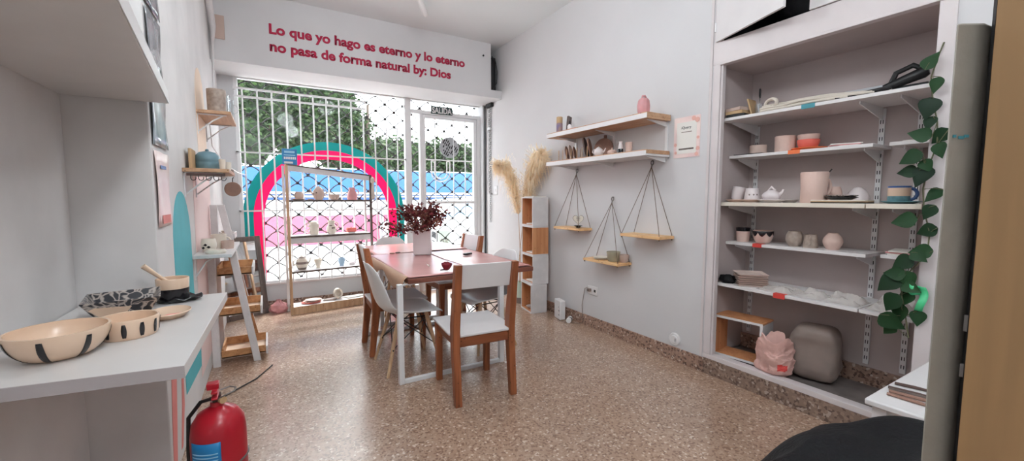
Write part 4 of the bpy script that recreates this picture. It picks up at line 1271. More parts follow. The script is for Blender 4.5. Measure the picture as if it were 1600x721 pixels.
fv = thing('floor_vase', 'pale slim floor vase behind the crate tower', 'vase', (2.655, 4.30, 0))
MB().lathe([(0, 0), (.055, 0), (.062, .02), (.055, .22), (.045, .26), (.041, .26), (.05, .2), (.05, .02), (0, .012)], 28).build('body', M['pale_green'], fv)
MB().lathe([(.0625, .0), (.064, .012), (.0625, .07), (.061, .07)], 28).build('foot_band', M['grey_clay'], fv)
def plume(label, pts, w0, seed, ndense):
    random.seed(seed)
    t = thing('pampas_stem', label, 'pampas grass', (2.655, 4.30, 0.02), 0, 'pampas grass in the floor vase')
    o = Vector(t.location)
    P = [Vector(p) - o for p in pts]
    k0 = 2
    MB().tube(P, [.004] * k0 + [.003] * (len(P) - k0), 6).build('stem', M['beech'], t)
    m = MB()
    spine = []
    for a, b in zip(P[k0:], P[k0 + 1:]):
        for i in range(20):
            spine.append((a.lerp(b, i / 20), (b - a).normalized()))
    n = len(spine)
    for i in range(ndense):
        f = random.random()
        p, d_ = spine[int(f * (n - 1))]
        env = w0 * (.35 + .65 * math.sin(PI * min(1, .05 + f * .9)) ** .8) * random.uniform(.25, 1.45)
        a = random.uniform(0, 2 * PI)
        s1 = d_.orthogonal().normalized()
        s2 = d_.cross(s1)
        out = s1 * math.cos(a) + s2 * math.sin(a)
        e = p + out * env * .8 + d_ * env * .7
        e2 = e + out * env * .3 + Vector((0, 0, -env * .55)) + d_ * env * .1
        if i % 9 == 0:
            e = p + out * env * 1.5 + d_ * env * .9
            e2 = e + out * env * .2 + Vector((0, 0, -env * .9))
        lim = XR - .012 - o.x
        e.x, e2.x, p = min(e.x, lim), min(e2.x, lim), Vector((min(p.x, lim), p.y, p.z))
        ww = d_.cross(out).normalized() * .002
        m.add([p - ww, p + ww, e + ww * 1.4, e - ww * 1.4, e2], [(0, 1, 2, 3), (3, 2, 4)])
    m.build('plume', M['pampas'], t, smooth=0)
plume('shorter pampas plume arching left beside the door', [(2.655, 4.29, .03), (2.65, 4.29, .6), (2.625, 4.29, 1.10), (2.58, 4.29, 1.35), (2.50, 4.29, 1.56), (2.42, 4.29, 1.68), (2.32, 4.28, 1.67)], .085, 1, 3600)
plume('taller fluffy pampas plume behind the crate tower', [(2.66, 4.32, .03), (2.665, 4.33, .6), (2.665, 4.22, 1.22), (2.655, 4.10, 1.45), (2.645, 3.98, 1.62), (2.62, 3.86, 1.74), (2.60, 3.76, 1.78)], .085, 2, 4600)

def tissue(label, x, y, r, seed):
    def fn(u, v):
        a, b = 2 * PI * u, PI / 2 * v
        p = Vector((math.cos(b) * math.cos(a), math.cos(b) * math.sin(a), math.sin(b)))
        f = r * (1 + .35 * noise.noise(p * 2.5 + Vector((seed, 0, 0))))
        return (p.x * f * 1.3, p.y * f, max(0, p.z * f * .6))
    tag(MB().grid(fn, 20, 10).build('crumpled_tissue', M['paper'], loc=(x, y, 0), smooth=25), label, 'tissue')
tissue('crumpled white tissue on the floor by the right leg of the nearer table', 1.60, 2.74, .028, 1)
tissue('crumpled white scrap on the floor behind the front leg of the nearest chair', 1.09, 3.02, .024, 5)
t = thing('router', 'white slim router box standing on the floor against the wall', 'router', (2.665, 3.50, 0), R(-12))
MB().box(-.032, -.075, 0, .032, .075, .205).build('case', M['white_gloss'], t, bevel=0.008)
MB().box(-.034, -.055, .045, -.032, -.035, .06).box(-.034, -.055, .09, -.032, -.035, .105).box(-.034, -.04, .13, -.032, -.03, .14).build('light', M['grey_metal'], t, smooth=0)
t = thing('power_adapter', 'grey and white power adapter on the floor by the router', 'adapter', (2.665, 3.335, 0), R(40))
MB().cyl((-.05, 0, .028), (.05, 0, .028), .027, n=16).build('body', M['white_gloss'], t, bevel=0.004)
MB().cyl((-.012, 0, .028), (.006, 0, .028), .0285, n=16).build('band', M['dark'], t)
tag(MB().tube([(2.62, 3.47, .006), (2.60, 3.40, .006), (2.63, 3.32, .006), (2.70, 3.24, .006), (2.735, 3.2, .02), (2.735, 3.22, .20), (2.735, 3.18, .38), (2.735, 3.14, .40)], .0035, 6).build('router_cable', M['grey_clay']), 'thin cord running from the floor up to the wall socket', 'cord')
t = thing('wall_socket', 'white power socket with a plug on the right wall', 'socket', (XR, 3.09, .335))
MB().box(-.008, -.085, 0, 0, .055, .085).build('plate', M['white_gloss'], t, bevel=0.003)
MB().box(-.035, .0, .03, -.008, .04, .06).build('plug', M['grey_clay'], t, bevel=0.004)
MB().box(-.010, -.06, .03, -.008, -.035, .055).build('socket_hole', M['dark'], t, smooth=0)
t = thing('pipe_cover', 'round white cover plate low on the right wall', 'cover plate', (XR, 2.105, .175))
MB().cyl((0, 0, 0), (-.012, 0, 0), .052, .048, 28).build('plate', M['white_gloss'], t, bevel=0.003)
MB().cyl((-.012, 0, 0), (-.02, 0, 0), .034, .03, 24).build('cap', M['white_gloss'], t, bevel=0.003)
MB().box(-.023, -.02, -.012, -.019, -.012, .012).build('latch', M['grey_metal'], t, smooth=0)

# ------------------------------------------------------------------ right wall: double shelf
ws = thing('double_shelf', 'double wooden wall shelf with white edges on the right wall', 'shelf', (XR, 2.84, 1.60))
x0_, ya, yb = -.285, -.64, .65
for z in (.065, .345):
    MB().box(x0_ + .004, ya, z - .03, -.012, yb, z).build('shelf_board', M['shelf_wood'], ws, bevel=0.002)
    MB().box(x0_, ya - .002, z - .045, x0_ + .004, yb + .002, z - .008).build('edge_strip', M['white'], ws, smooth=0)
    MB().box(x0_ + .004, ya, z - .046, -.012, yb, z - .031).build('under_board', M['white_chalky'] if z < .1 else M['shelf_wood'], ws, smooth=0)
for y in (-.60, -.02, .52):
    q = MB().box(-.012, y - .012, .0, 0, y + .012, .35)
    q.build('upright', M['white_metal'], ws, bevel=0.002)
    for z in (.018, .298):
        MB().prism([(-.012, z), (-.012, z - .04), (-.23, z - .004), (-.23, z)], .008, 'y', y - .004).build('bracket', M['white_metal'], ws)
ZL, ZU = 1.6655, 1.9455
t = pot('pink_vase', 'pink ribbed vase standing on top of the double shelf', 'vase', (2.585, 2.335, ZU), [(0, 0), (.036, 0), (.046, .03), (.049, .075), (.043, .115), (.03, .132), (.024, .134), (.02, .13), (.03, .1), (0, .02)], M['pinkware'], 40)
for v in t.children[0].data.vertices:
    a = math.atan2(v.co.y, v.co.x)
    f = 1 + .035 * math.cos(10 * a)
    v.co.x *= f
    v.co.y *= f
MB().tube([(-.02, 0, .128), (-.015, 0, .15), (.01, 0, .155), (.024, 0, .14), (.026, 0, .126)], .008, 10).build('loop_handle', M['pinkware'], t)
t = thing('spray_can', 'spray can with yellow cap at the left of the top shelf', 'spray can', (2.585, 3.43, ZU))
MB().lathe([(0, 0), (.03, 0), (.032, .004), (.032, .10), (.028, .108), (0, .108)], 24).build('can', mat('violet_label', (110, 96, 136), .4, rgb2=(150, 120, 110), vscale=25), t)
MB().lathe([(0, .108), (.031, .108), (.031, .165), (.028, .17), (0, .17)], 24).build('cap', M['kraft'], t)
t = thing('dark_packet', 'dark leaning packet beside the spray can', 'packet', (2.65, 3.37, ZU), R(20))
MB().box(-.03, -.012, 0, .03, .012, .175, Matrix.Rotation(R(8), 4, 'Y')).build('box', M['dark_wood'], t, bevel=0.003)
t = thing('dropper_bottle', 'small white bottle with black nozzle on the top shelf', 'bottle', (2.60, 3.285, ZU))
MB().lathe([(0, 0), (.02, 0), (.021, .004), (.021, .06), (.008, .078), (0, .078)], 20).build('body', M['white_gloss'], t)
MB().lathe([(0, .078), (.008, .078), (.006, .11), (0, .112)], 12).build('nozzle', M['dark'], t)
tag(MB().prism([(-.07, -.09), (.06, -.11), (.075, .08), (-.06, .09)], .012, 'z', 0).build('coral_folder', M['coral'], loc=(2.58, 3.18, ZU), bevel=0.002), 'coral red flat folder on the top shelf by the bottle', 'folder')
def plate_rack(label, y, n, w):
    t = thing('plate_stand', label, 'plate stand', (2.60, y, ZL))
    MB().box(-.08, -w / 2, 0, .08, w / 2, .008).build('base', M['brown_clay'], t, bevel=0.002)
    for i in range(n + 1):
        yy = -w / 2 + .008 + i * (w - .016) / n
        for xx in (-.06, .06):
            MB().cyl((xx, yy, .008), (xx, yy, .105), .0035, n=8).build('peg', M['beech'], t)
    return t
plate_rack('wooden peg stand holding three plates on the lower shelf', 3.28, 3, .21)
plate_rack('wooden peg stand holding two dark boards on the lower shelf', 3.02, 2, .16)
def disc(name, label, cat, loc, r, th, m, tilt, grp):
    t = thing(name, label, cat, loc, R(38), grp)
    MB().lathe([(0, 0), (r * .7, 0), (r, th), (r - .003, th + .004), (r * .68, .005), (0, .005)], 30, mx=Matrix.Translation((0, 0, r)) @ Matrix.Rotation(R(90 + tilt), 4, 'X')).build('plate', m, t)
    return t
for i, (yy, r, m_) in enumerate(((3.335, .07, M['brown_clay']), (3.277, .072, M['bisque']), (3.215, .062, M['brown_clay']))):
    disc('standing_plate', ('leftmost', 'middle', 'rightmost')[i] + ' of three plates upright in the peg stand', 'plate', (2.60, yy, ZL + .0085), r, .012, m_, -12, 'plates upright in the peg stand')
for i, (yy, r) in enumerate(((3.045, .095), (2.985, .088))):
    t = thing('dark_board', ('left', 'right')[i] + ' of two dark clay boards upright in the peg stand', 'board', (2.60, yy, ZL + .0085), R(38), 'dark boards in the peg stand')
    MB().lathe([(0, 0), (r, 0), (r, .012), (0, .012)], 28, 1, 1, Matrix.Translation((0, 0, r * 1.0)) @ Matrix.Rotation(R(78), 4, 'X')).build('slab', M['dark_clay'] if i == 0 else M['brown_clay'], t)
t = thing('round_board', 'round clay serving board with a short neck behind the teapot', 'board', (2.69, 2.89, ZL), R(-62))
mxt = Matrix.Rotation(R(8), 4, 'X')
MB().lathe([(0, 0), (.088, 0), (.09, .004), (.09, .010), (.088, .014), (0, .014)], 40, mx=Matrix.Translation((0, 0, .09)) @ Matrix.Rotation(R(82), 4, 'X')).build('disc', M['brown_clay'], t)
MB().box(-.014, .008, .172, .014, .022, .215, Matrix.Rotation(R(-6), 4, 'X')).build('neck', M['brown_clay'], t, bevel=0.005)
teapot('white_teapot', 'little white teapot in front of the round clay board', (2.545, 2.80, ZL), .042, .085, M['whiteware'], R(125))
t = pot('lidded_pot', 'small lidded pot right of the white teapot', 'pot', (2.60, 2.69, ZL), [(0, 0), (.028, 0), (.04, .02), (.042, .032), (.04, .035), (.03, .045), (.008, .052), (0, .052)], M['blushware'])
MB().lathe([(0, .05), (.006, .05), (.008, .064), (0, .07)], 12).build('knob', M['blushware'], t)
t = pot('bud_vase', 'slim white bottle vase with black splash on the lower shelf', 'vase', (2.585, 2.575, ZL), [(0, 0), (.02, 0), (.022, .03), (.018, .075), (.012, .09), (.016, .107), (.012, .107), (.009, .09), (.012, .03), (0, .01)], M['whiteware'])
MB().lathe([(.0212, .002), (.0235, .03), (.0215, .045), (.021, .045)], 20).build('black_splash', M['blackglaze'], t)
pot('tan_tumbler', 'tan tumbler next to the bottle vase on the lower shelf', 'tumbler', (2.65, 2.545, ZL), cup_prof(.026, .029, .10, .004), M['blushware'])

# poster with printed code
ps = thing('wall_poster', 'pale pink floral poster beside the double shelf, one word heading', 'poster', (XR, 2.06, 1.605))
MB().box(-.003, -.115, 0, -.001, .112, .305).build('sheet', M['poster_pink'], ps, smooth=0)
MB().box(-.0042, -.085, .03, -.003, .085, .265).build('white_panel', M['paper'], ps, smooth=0)
fade = mat('faded_coral_print', (224, 172, 160), .5)
for (y, z, r) in ((-.09, .27, .02), (-.06, .285, .018), (.095, .10, .014), (-.1, .14, .012), (-.1, .06, .016), (.09, .04, .012), (-.09, .02, .015)):
    MB().prism([(y + r * math.cos(a * PI / 4), z + r * math.sin(a * PI / 4)) for a in range(8)], .0008, 'x', -.0052).build('flower_print', fade, ps, smooth=0)
text('heading', 'iQuery', M['black'], .020, .085, MX((-.0044, .045, .215), (0, -1, 0), (0, 0, 1), (-1, 0, 0)), ps, .0006, .01)
MB().box(-.0048, -.045, .188, -.0042, .045, .194).build('caption_line', M['grey_clay'], ps, smooth=0)
MB().box(-.0048, -.065, .058, -.0042, .065, .070).build('grey_bar', M['dark_wood'], ps, smooth=0)

# ------------------------------------------------------------------ hanging swing shelves
def swing(label, y0, y1, zt, hy, hz):
    t = thing('swing_shelf', label, 'shelf', (XR, (y0 + y1) / 2, zt), 0, 'rope swing shelves on the right wall')
    cy_ = (y0 + y1) / 2
    h = (y1 - y0) / 2
    MB().box(-.175, -h, -.024, -.004, h, 0).build('board', M['swing_wood'], t, bevel=0.003)
    for sx in (-.165, -.018):
        for sy in (-h + .012, h - .012):
            MB().tube([(sx, sy, -.028), (sx, sy, .004), (-.022, hy - cy_, hz - zt - .045)], .0028, 6).build('rope', M['rope'], t)
            MB().lathe([(0, -.036), (.006, -.034), (.006, -.026), (0, -.024)], 10, mx=Matrix.Translation((sx, sy, 0))).build('knot', M['rope'], t)
    q = MB()
    c_ = Vector((-.014, hy - cy_, hz - zt - .012))
    q.tube([c_ + Vector((0, .014 * math.cos(a * PI / 8), .018 * math.sin(a * PI / 8))) for a in range(16)], .004, 6, closed=True)
    q.cyl(c_ + Vector((.014, 0, .015)), c_ + Vector((-.006, 0, .015)), .005, n=8)
    q.tube([c_ + Vector((-.004, 0, -.016)), (-.022, hy - cy_, hz - zt - .05)], .006, 6)
    q.build('ring', M['chain'], t)
    return t
swing('left rope swing shelf, holding a heart ornament', 3.10, 3.51, 1.0, 3.33, 1.585)
swing('lowest rope swing shelf in the middle, holding a grey green pot', 2.575, 3.03, 0.727, 2.815, 1.30)
swing('right rope swing shelf, empty', 2.14, 2.555, 0.998, 2.368, 1.598)
t = thing('heart_ornament', 'white heart with tiny script standing on the left swing shelf', 'ornament', (2.655, 3.20, 1.0225), R(-38))
hp = []
for i in range(36):
    a = 2 * PI * i / 36
    hp.append((.0032 * 16 * math.sin(a) ** 3, .060 + .0032 * (13 * math.cos(a) - 5 * math.cos(2 * a) - 2 * math.cos(3 * a) - math.cos(4 * a))))
MB().prism(hp, .008, 'y', -.004).build('heart', M['cream_pale'], t, bevel=0.002)
MB().prism([(x * 1.07, .06 + (z - .06) * 1.07) for x, z in hp], .007, 'y', .0042).build('dark_border', M['dark_wood'], t, bevel=0.002)
q = MB()
for i, (w_, z) in enumerate(((.03, .082), (.04, .072), (.034, .062), (.024, .050))):
    q.box(-w_ / 2, -.0052, z, w_ / 2, -.004, z + .003)
q.build('script', M['dark'], t, smooth=0)
pot('black_dish', 'shallow black boat-shaped dish holding the heart on the swing shelf', 'dish', (2.655, 3.20, 1.0), [(0, 0), (.03, 0), (.05, .016), (.075, .02), (.07, .022), (.03, .005), (0, .005)], M['blackglaze'], 30, R(52), 1, .6)
pot('green_pot', 'grey green clay pot on the lowest swing shelf', 'pot', (2.65, 2.70, .727), [(0, 0), (.04, 0), (.052, .02), (.062, .09), (.058, .09), (.048, .025), (0, .01)], M['sage'])
pot('beige_pot', 'smaller beige pot right of the grey green pot', 'pot', (2.70, 2.62, .727), [(0, 0), (.03, 0), (.042, .03), (.044, .07), (.040, .07), (.036, .03), (0, .01)], M['bisque'])
for i in range(2):
    pot('swing_plate', ('lower', 'upper')[i] + ' of two pale plates on the lowest swing shelf', 'plate', (2.655, 2.86, .727 + .01 * i), [(0, 0), (.05, 0), (.075, .012), (.072, .014), (.045, .006), (0, .006)], M['cream_pale'], 28, 0, 1, 1, 'plates on the lowest swing shelf')

# ------------------------------------------------------------------ alcove shelves
def upright(label, y):
    t = thing('shelf_upright', label, 'shelf rail', (NX, y, .26), 0, 'slotted rails in the alcove')
    MB().box(-.014, -.014, 0, 0, .014, 1.57).build('rail', M['white_metal'], t, bevel=0.001)
    q = MB()
    z = .03
    while z < 1.53:
        q.box(-.0152, -.008, z, -.0138, -.004, z + .022)
        q.box(-.0152, .004, z, -.0138, .008, z + .022)
        z += .05
    q.build('slots', M['dark'], t, smooth=0)
upright('slotted steel rail in the left corner of the alcove', 1.775)
upright('middle slotted steel rail of the alcove', 1.04)
upright('slotted steel rail at the right, behind the hanging vine', .865)
def nshelf(label, y0, y1, x0, z, m, brs, th=.02):
    t = thing('alcove_shelf', label, 'shelf', (NX - .016, (y0 + y1) / 2, z), 0, 'alcove shelves')
    c_ = (y0 + y1) / 2
    MB().box(x0 - NX + .016, y0 - c_, -th, 0, y1 - c_, 0).build('board', m, t, bevel=0.0015)
    for b in brs:
        L = (NX - .016 - x0) * .82
        MB().prism([(0, -th), (0, -th - .075), (-.02, -th - .07), (-L, -th - .016), (-L, -th)], .006, 'y', b - c_ - .003).build('bracket', M['white_metal'], t)
    return t
SZ = {1: 1.857, 2: 1.603, 3: 1.267, 4: .977, 5: .682}
nshelf('topmost alcove shelf, full width, with cables and straps', .735, 1.822, 2.80, SZ[1], M['white'], (1.775, 1.04, .865))
nshelf('second alcove shelf from the top, holding pink pottery', .985, 1.822, 2.92, SZ[2], M['white'], (1.775, 1.04))
nshelf('short narrow shelf at the right, second from the top', .72, .915, 2.92, 1.60, M['white'], (.865,))
nshelf('third alcove shelf, cream edged, with the tall blush pitcher', .965, 1.822, 2.80, SZ[3], M['cream_pale'], (1.775, 1.04), .026)
nshelf('short shelf at the right carrying the blue mug', .735, .958, 2.80, SZ[3], M['cream_pale'], (.865,), .026)
nshelf('fourth alcove shelf, with two small bowls and three vases', .985, 1.822, 2.92, SZ[4], M['white'], (1.775, 1.04))
nshelf('short shelf at the right carrying magazines', .72, .92, 2.92, .985, M['white'], (.865,))
nshelf('lowest alcove shelf, with square plates and plastic wrap', .965, 1.822, 2.80, SZ[5], M['white'], (1.775, 1.04))
nshelf('short lowest shelf at the right, behind the vine', .735, .958, 2.80, SZ[5], M['white'], (.865,))
def tape(label, x, y, z, m, w, h):
    tag(MB().box(-.002, -w / 2, -h, 0, w / 2, 0).box(-.002, -w / 2, 0, .05, w / 2, .0012).build('tape_label', m, loc=(x - .001, y, z + .0005)), label, 'tape', 'tape on shelf edges')
tape('teal tape on the edge of the topmost alcove shelf', 2.80, 1.267, SZ[1], M['teal_tape'], .072, .026)
tape('orange tape on the edge of the second alcove shelf', 2.92, 1.388, SZ[2], M['orange'], .07, .024)
tape('orange red tape on the edge of the fourth alcove shelf', 2.92, 1.592, SZ[4], M['red_tape'], .062, .024)
tape('red tape on the edge of the lowest alcove shelf', 2.80, 1.374, SZ[5], M['red_tape'], .07, .03)

# topmost shelf
z = SZ[1]
for i in range(3):
    tag(MB().box(-.07, -.06, 0, .07, .06, .022).build('notebook', (M['dark'], M['kraft'], M['bisque'])[i], loc=(2.885, 1.735, z + .0225 * i), rz=R(8 - 9 * i), bevel=0.002), ('lowest, dark', 'middle', 'top')[i] + ' notebook of the pile in the left end of the topmost shelf', 'notebook', 'notebooks on the topmost shelf')
tag(MB().box(-.055, -.005, 0, .055, .005, .125, Matrix.Rotation(R(-16), 4, 'X')).build('leaning_card', M['kraft'], loc=(2.93, 1.648, z), rz=R(5), bevel=0.001), 'brown card leaning behind the tool jar', 'card')
t = pot('tool_jar', 'glass jar holding scissors on the topmost shelf', 'jar', (2.895, 1.606, z), cup_prof(.026, .028, .075, .003), M['glassware'], 20)
t = thing('scissors', 'black-handled scissors standing in the glass jar', 'scissors', (2.895, 1.606, z + .008), R(25))
for sx in (-1, 1):
    MB().tube([(sx * .006, 0, 0), (-sx * .004, 0, .08), (-sx * .010, 0, .105)], [.002, .004, .004], 6).build('blade', M['chain'], t)
    MB().tube([(-sx * .017 + .012 * math.cos(a * PI / 8), 0, .138 + .024 * math.sin(a * PI / 8)) for a in range(16)], .005, 6, closed=True).build('handle', M['black'], t)
q = MB()
random.seed(31)
for i in range(7):
    x = 2.822 + .013 * (i % 4)
    hh = z + .010 + .014 * (i // 3)
    q.tube([(x, 1.56, hh), (x - .006, 1.50, hh + random.uniform(0, .022)), (x + .004, 1.42, hh + random.uniform(0, .016)), (x, 1.33, hh + random.uniform(0, .012)), (x + .004, 1.2, hh + random.uniform(0, .008)), (x, 1.08 - .03 * i, z + .010)], .008, 8)
q.tube([(2.835 + .02 * math.cos(a_ * PI / 8), 1.50 + .045 * math.cos(a_ * PI / 8), z + .052 + .026 * math.sin(a_ * PI / 8)) for a_ in range(16)], .011, 8, closed=True)
tag(q.build('cable_bundle', M['cord']), 'bundle of white cables lying along the topmost alcove shelf', 'cables')
t = thing('plastic_tray', 'translucent grey tray behind the black strap on the topmost shelf', 'tray', (3.02, 1.06, z))
MB().prism([(-.06, 0), (.06, 0), (.075, .07), (-.02, .075)], .22, 'y', -.11).build('body', M['sticker_grey'], t, bevel=0.006)
t = thing('black_strap', 'flat black strap on the topmost shelf', 'strap', (2.825, 1.0, z))
MB().tube([(0, .14, .008), (.01, .04, .010), (0, -.06, .014), (.02, -.10, .02)], [.010, .013, .013, .01], 8).build('webbing', M['black'], t)
t = thing('glue_gun', 'black gun-shaped tool at the right of the topmost shelf', 'tool', (2.90, .855, z), R(5))
MB().tube([(.0, .09, .03), (.0, -.06, .08), (.0, -.08, .085)], [.02, .03, .02], 10).build('barrel', M['black'], t)
MB().tube([(.0, .075, .02), (.0, .045, .10), (.0, -.02, .125), (.0, -.07, .09)], [.013, .014, .014, .012], 8).build('grip', M['black'], t)
MB().tube([(.0, .10, .016), (.01, .02, .018), (.0, -.08, .02)], [.014, .014, .012], 8).build('base', M['black'], t)

# second shelf
z = SZ[2]
tag(MB().box(-.08, -.14, 0, .08, .06, .006).build('black_mat', M['dark'], loc=(3.01, 1.735, z)), 'thin black mat at the left of the second shelf', 'mat')
t = thing('tape_roll', 'roll of brown packing tape on the black mat', 'tape roll', (3.01, 1.665, z + .0065))
MB().lathe([(.036, 0), (.054, 0), (.054, .058), (.036, .058), (.036, 0)], 32).build('roll', M['bisque'], t)
MB().lathe([(.033, 0), (.0358, 0), (.0358, .058), (.033, .058), (.033, 0)], 32).build('core', M['kraft'], t)
pot('blush_cylinder', 'blush cylinder pot on the second shelf', 'pot', (3.03, 1.497, z), [(0, 0), (.058, 0), (.06, .004), (.062, .108), (.058, .11), (.054, .106), (.053, .012), (0, .01)], M['blushware'], 36)
tag(MB().lathe([(0, 0), (.085, 0), (.11, .012), (.108, .015), (.08, .006), (0, .006)], 36, 1, .95).build('orange_plate', M['orange'], loc=(3.03, 1.345, z)), 'orange plate under the stacked pink bowls', 'plate')
for i in range(2):
    pot('pink_bowl', ('lower', 'upper')[i] + ' pink bowl stacked on the orange plate', 'bowl', (3.03, 1.358, z + .0145 + .037 * i), bowl_prof(.038, .062 - .002 * i, .055 - .004 * i), (M['coral'], M['blushware'])[i], 32, 0, 1, 1, 'stacked pink bowls')
for i in range(3):
    tag(MB().prism([(-.05, -.08), (.05, -.075), (.04, .08), (-.05, .07)], .006, 'z', 0).build('paper_pad', M['paper'] if i != 1 else M['pinkware'], loc=(3.0, 1.145, z + .0065 * i), rz=R(10 * i), bevel=0.001), ('lowest', 'pink middle', 'top')[i] + ' paper pad of the small pile on the second shelf', 'paper', 'paper pads on the second shelf')
tag(MB().box(-.05, -.06, 0, .05, .06, .006).build('paper_sheets', M['paper'], loc=(3.0, .81, 1.60)), 'thin white sheet on the short shelf second from the top', 'paper')

# third shelf
z = SZ[3]
sau = [(0, 0), (.045, 0), (.074, .018), (.072, .021), (.04, .006), (0, .006)]
for i, (x, y, s_) in enumerate(((2.90, 1.738, 1.0), (2.90, 1.632, .92), (2.905, 1.503, 1.12), (3.0, 1.44, .75))):
    pot('saucer', ('leftmost saucer of the third shelf, under a tilted mug', 'second saucer of the third shelf, under the upturned mug', 'third saucer of that shelf, under the swan teapot', 'small saucer behind the swan teapot')[i], 'saucer', (x, y, z), [(a * s_, b) for a, b in sau], M['blushware'] if i < 2 else M['whiteware'], 30)
t = thing('tilted_mug', 'pale mug lying tilted on the leftmost saucer', 'mug', (2.905, 1.745, z + .012))
MB().lathe(cup_prof(.036, .042, .085), 28, mx=Matrix.Translation((0, 0, .012)) @ Matrix.Rotation(R(14), 4, 'X')).build('body', M['whiteware'], t)
handle_mb(.022, .036, .05, .005).build('handle', M['whiteware'], t, rz=R(60))
t = thing('upturned_mug', 'white mug with grey marks upside down on the second saucer', 'mug', (2.905, 1.635, z + .0075))
MB().lathe([(r_, .09 - z_) for r_, z_ in cup_prof(.038, .048, .09)], 28).build('body', M['whiteware'], t)
handle_mb(.024, .042, .05, .005).build('handle', M['whiteware'], t, rz=R(70))
q = MB()
for a in (3.3, 3.9, 4.4):
    q.prism([(-.006, 0), (0, .007), (.006, 0), (0, -.007)], .002, 'y', 0, Matrix.Rotation(a + PI / 2, 4, 'Z') @ Matrix.Translation((0, -.0455, .045)))
q.build('leaf_mark', M['grey_clay'], t, smooth=0)
t = pot('swan_teapot', 'round white bird-shaped teapot on its saucer, third shelf', 'teapot', (2.905, 1.505, z + .0075), round_prof(.05, .075, .018), M['whiteware'], 30, 0, 1, 1.15)
MB().tube([(0, -.045, .04), (0, -.068, .06), (0, -.074, .078)], [.014, .010, .008], 10).build('spout', M['whiteware'], t)
MB().tube([(0, .02, .07), (0, .0, .095), (0, -.022, .072)], [.008, .010, .007], 10).build('lid_loop', M['whiteware'], t)
t = pot('tall_pitcher', 'tall blush pitcher at the middle of the third shelf', 'pitcher', (2.90, 1.255, z), [(0, 0), (.066, 0), (.069, .004), (.068, .09), (.073, .182), (.071, .188), (.066, .184), (.062, .02), (0, .012)], M['blushware'], 40)
handle_mb(.05, .066, .10, .009, .034).build('handle', M['blushware'], t, rz=R(-35))
MB().tube([(.02, -.05, .16), (.03, -.078, .205)], [.003, .004], 6).build('stick', M['dark'], t)
t = pot('small_jug', 'small white jug half hidden behind the tall pitcher', 'jug', (3.03, 1.20, z), round_prof(.042, .10, .03), M['blushware'])
pot('dome_cover', 'white pointed dome standing at the back of the third shelf', 'dome', (3.06, 1.09, z + .0), [(0, 0), (.062, 0), (.064, .012), (.058, .04), (.04, .072), (.018, .092), (0, .096)], M['whiteware'], 30)
for i in range(3):
    tag(MB().box(-.055, -.135, 0, .055, .135, .006).build('slab_board', (M['dark'], M['kraft'], M['cream_pale'])[i], loc=(2.875, 1.10, z + .0065 * i), rz=R((0, 3, -2)[i]), bevel=0.001), ('lowest, dark', 'middle, brown', 'top, pale')[i] + ' of the thin boards at the right of the third shelf', 'board', 'thin boards on the third shelf')
for i in range(2):
    pot('black_plate', ('lower', 'upper')[i] + ' black plate on the thin boards', 'plate', (2.885, 1.105, z + .0198 + .011 * i), [(0, 0), (.05, 0), (.083, .014), (.08, .017), (.045, .006), (0, .006)], M['marbled'] if i else M['blackglaze'], 30, 0, .6, 1, 'black plates on the third shelf')
tag(MB().lathe([(0, 0), (.05, 0), (.085, .012), (.083, .015), (.045, .006), (0, .006)], 32).build('blue_saucer', M['teal_glaze'], loc=(2.895, .842, z)), 'blue green saucer under the banded blue mug', 'saucer')
t = thing('banded_mug', 'mug with cream and blue bands on the short third shelf', 'mug', (2.895, .852, z + .0065))
MB().lathe([(0, 0), (.044, 0), (.046, .004), (.046, .034), (.0, .034)], 30).build('lower_band', M['teal_glaze'], t)
MB().lathe([(.046, .034), (.047, .078), (.043, .078), (.042, .036), (0, .036)], 30).build('body', M['cream'], t)
MB().lathe([(.0465, .076), (.048, .088), (.043, .088), (.0435, .076), (.0465, .076)], 30).build('rim', M['blue'], t)
handle_mb(.03, .044, .045, .008, .03).build('handle', M['blue'], t, rz=R(-75))
# fourth shelf
z = SZ[4]
t = pot('dark_rim_cup', 'blush cup with dark rim at the left of the fourth shelf', 'cup', (3.02, 1.752, z), cup_prof(.040, .047, .10), M['blushware'])
MB().lathe([(.0455, .072), (.0485, .102), (.042, .102), (.0415, .09)], 28).build('rim_glaze', M['blackglaze'], t)
t = pot('scalloped_bowl', 'small bowl with black scalloped pattern on the fourth shelf', 'bowl', (3.02, 1.609, z), bowl_prof(.036, .065, .09), M['blushware'])
q = MB()
def rimf(u, v):
    a = 2 * PI * u
    zz = .088 - (.012 + .026 * abs(math.sin(4 * a))) * v
    f = max(0.0, zz / .09)
    r_ = .036 + (.065 - .036) * math.sin(math.acos(max(-1, 1 - f ** (1 / .85))) ) + .0016
    return (r_ * math.cos(a), r_ * math.sin(a), zz)
q.grid(rimf, 65, 4)
q.build('scallop', M['blackglaze'], t, solid=0.001)
t = pot('grey_bud_vase', 'greyish round vase with uneven rim on the fourth shelf', 'vase', (3.02, 1.405, z), round_prof(.05, .10, .036), M['stone_clay'])
t = pot('grey_cup', 'greyish cup with ear handle on the fourth shelf', 'cup', (3.02, 1.308, z), [(0, 0), (.042, 0), (.042, .01), (.034, .085), (.03, .085), (.036, .012), (0, .01)], M['stone_clay'])
handle_mb(.026, .036, .044, .006, .02).build('handle', M['stone_clay'], t, rz=R(200))
pot('faceted_vase', 'blush egg-shaped vase at the right of the fourth shelf', 'vase', (3.02, 1.186, z), round_prof(.052, .104, .024), M['blushware'], 9)
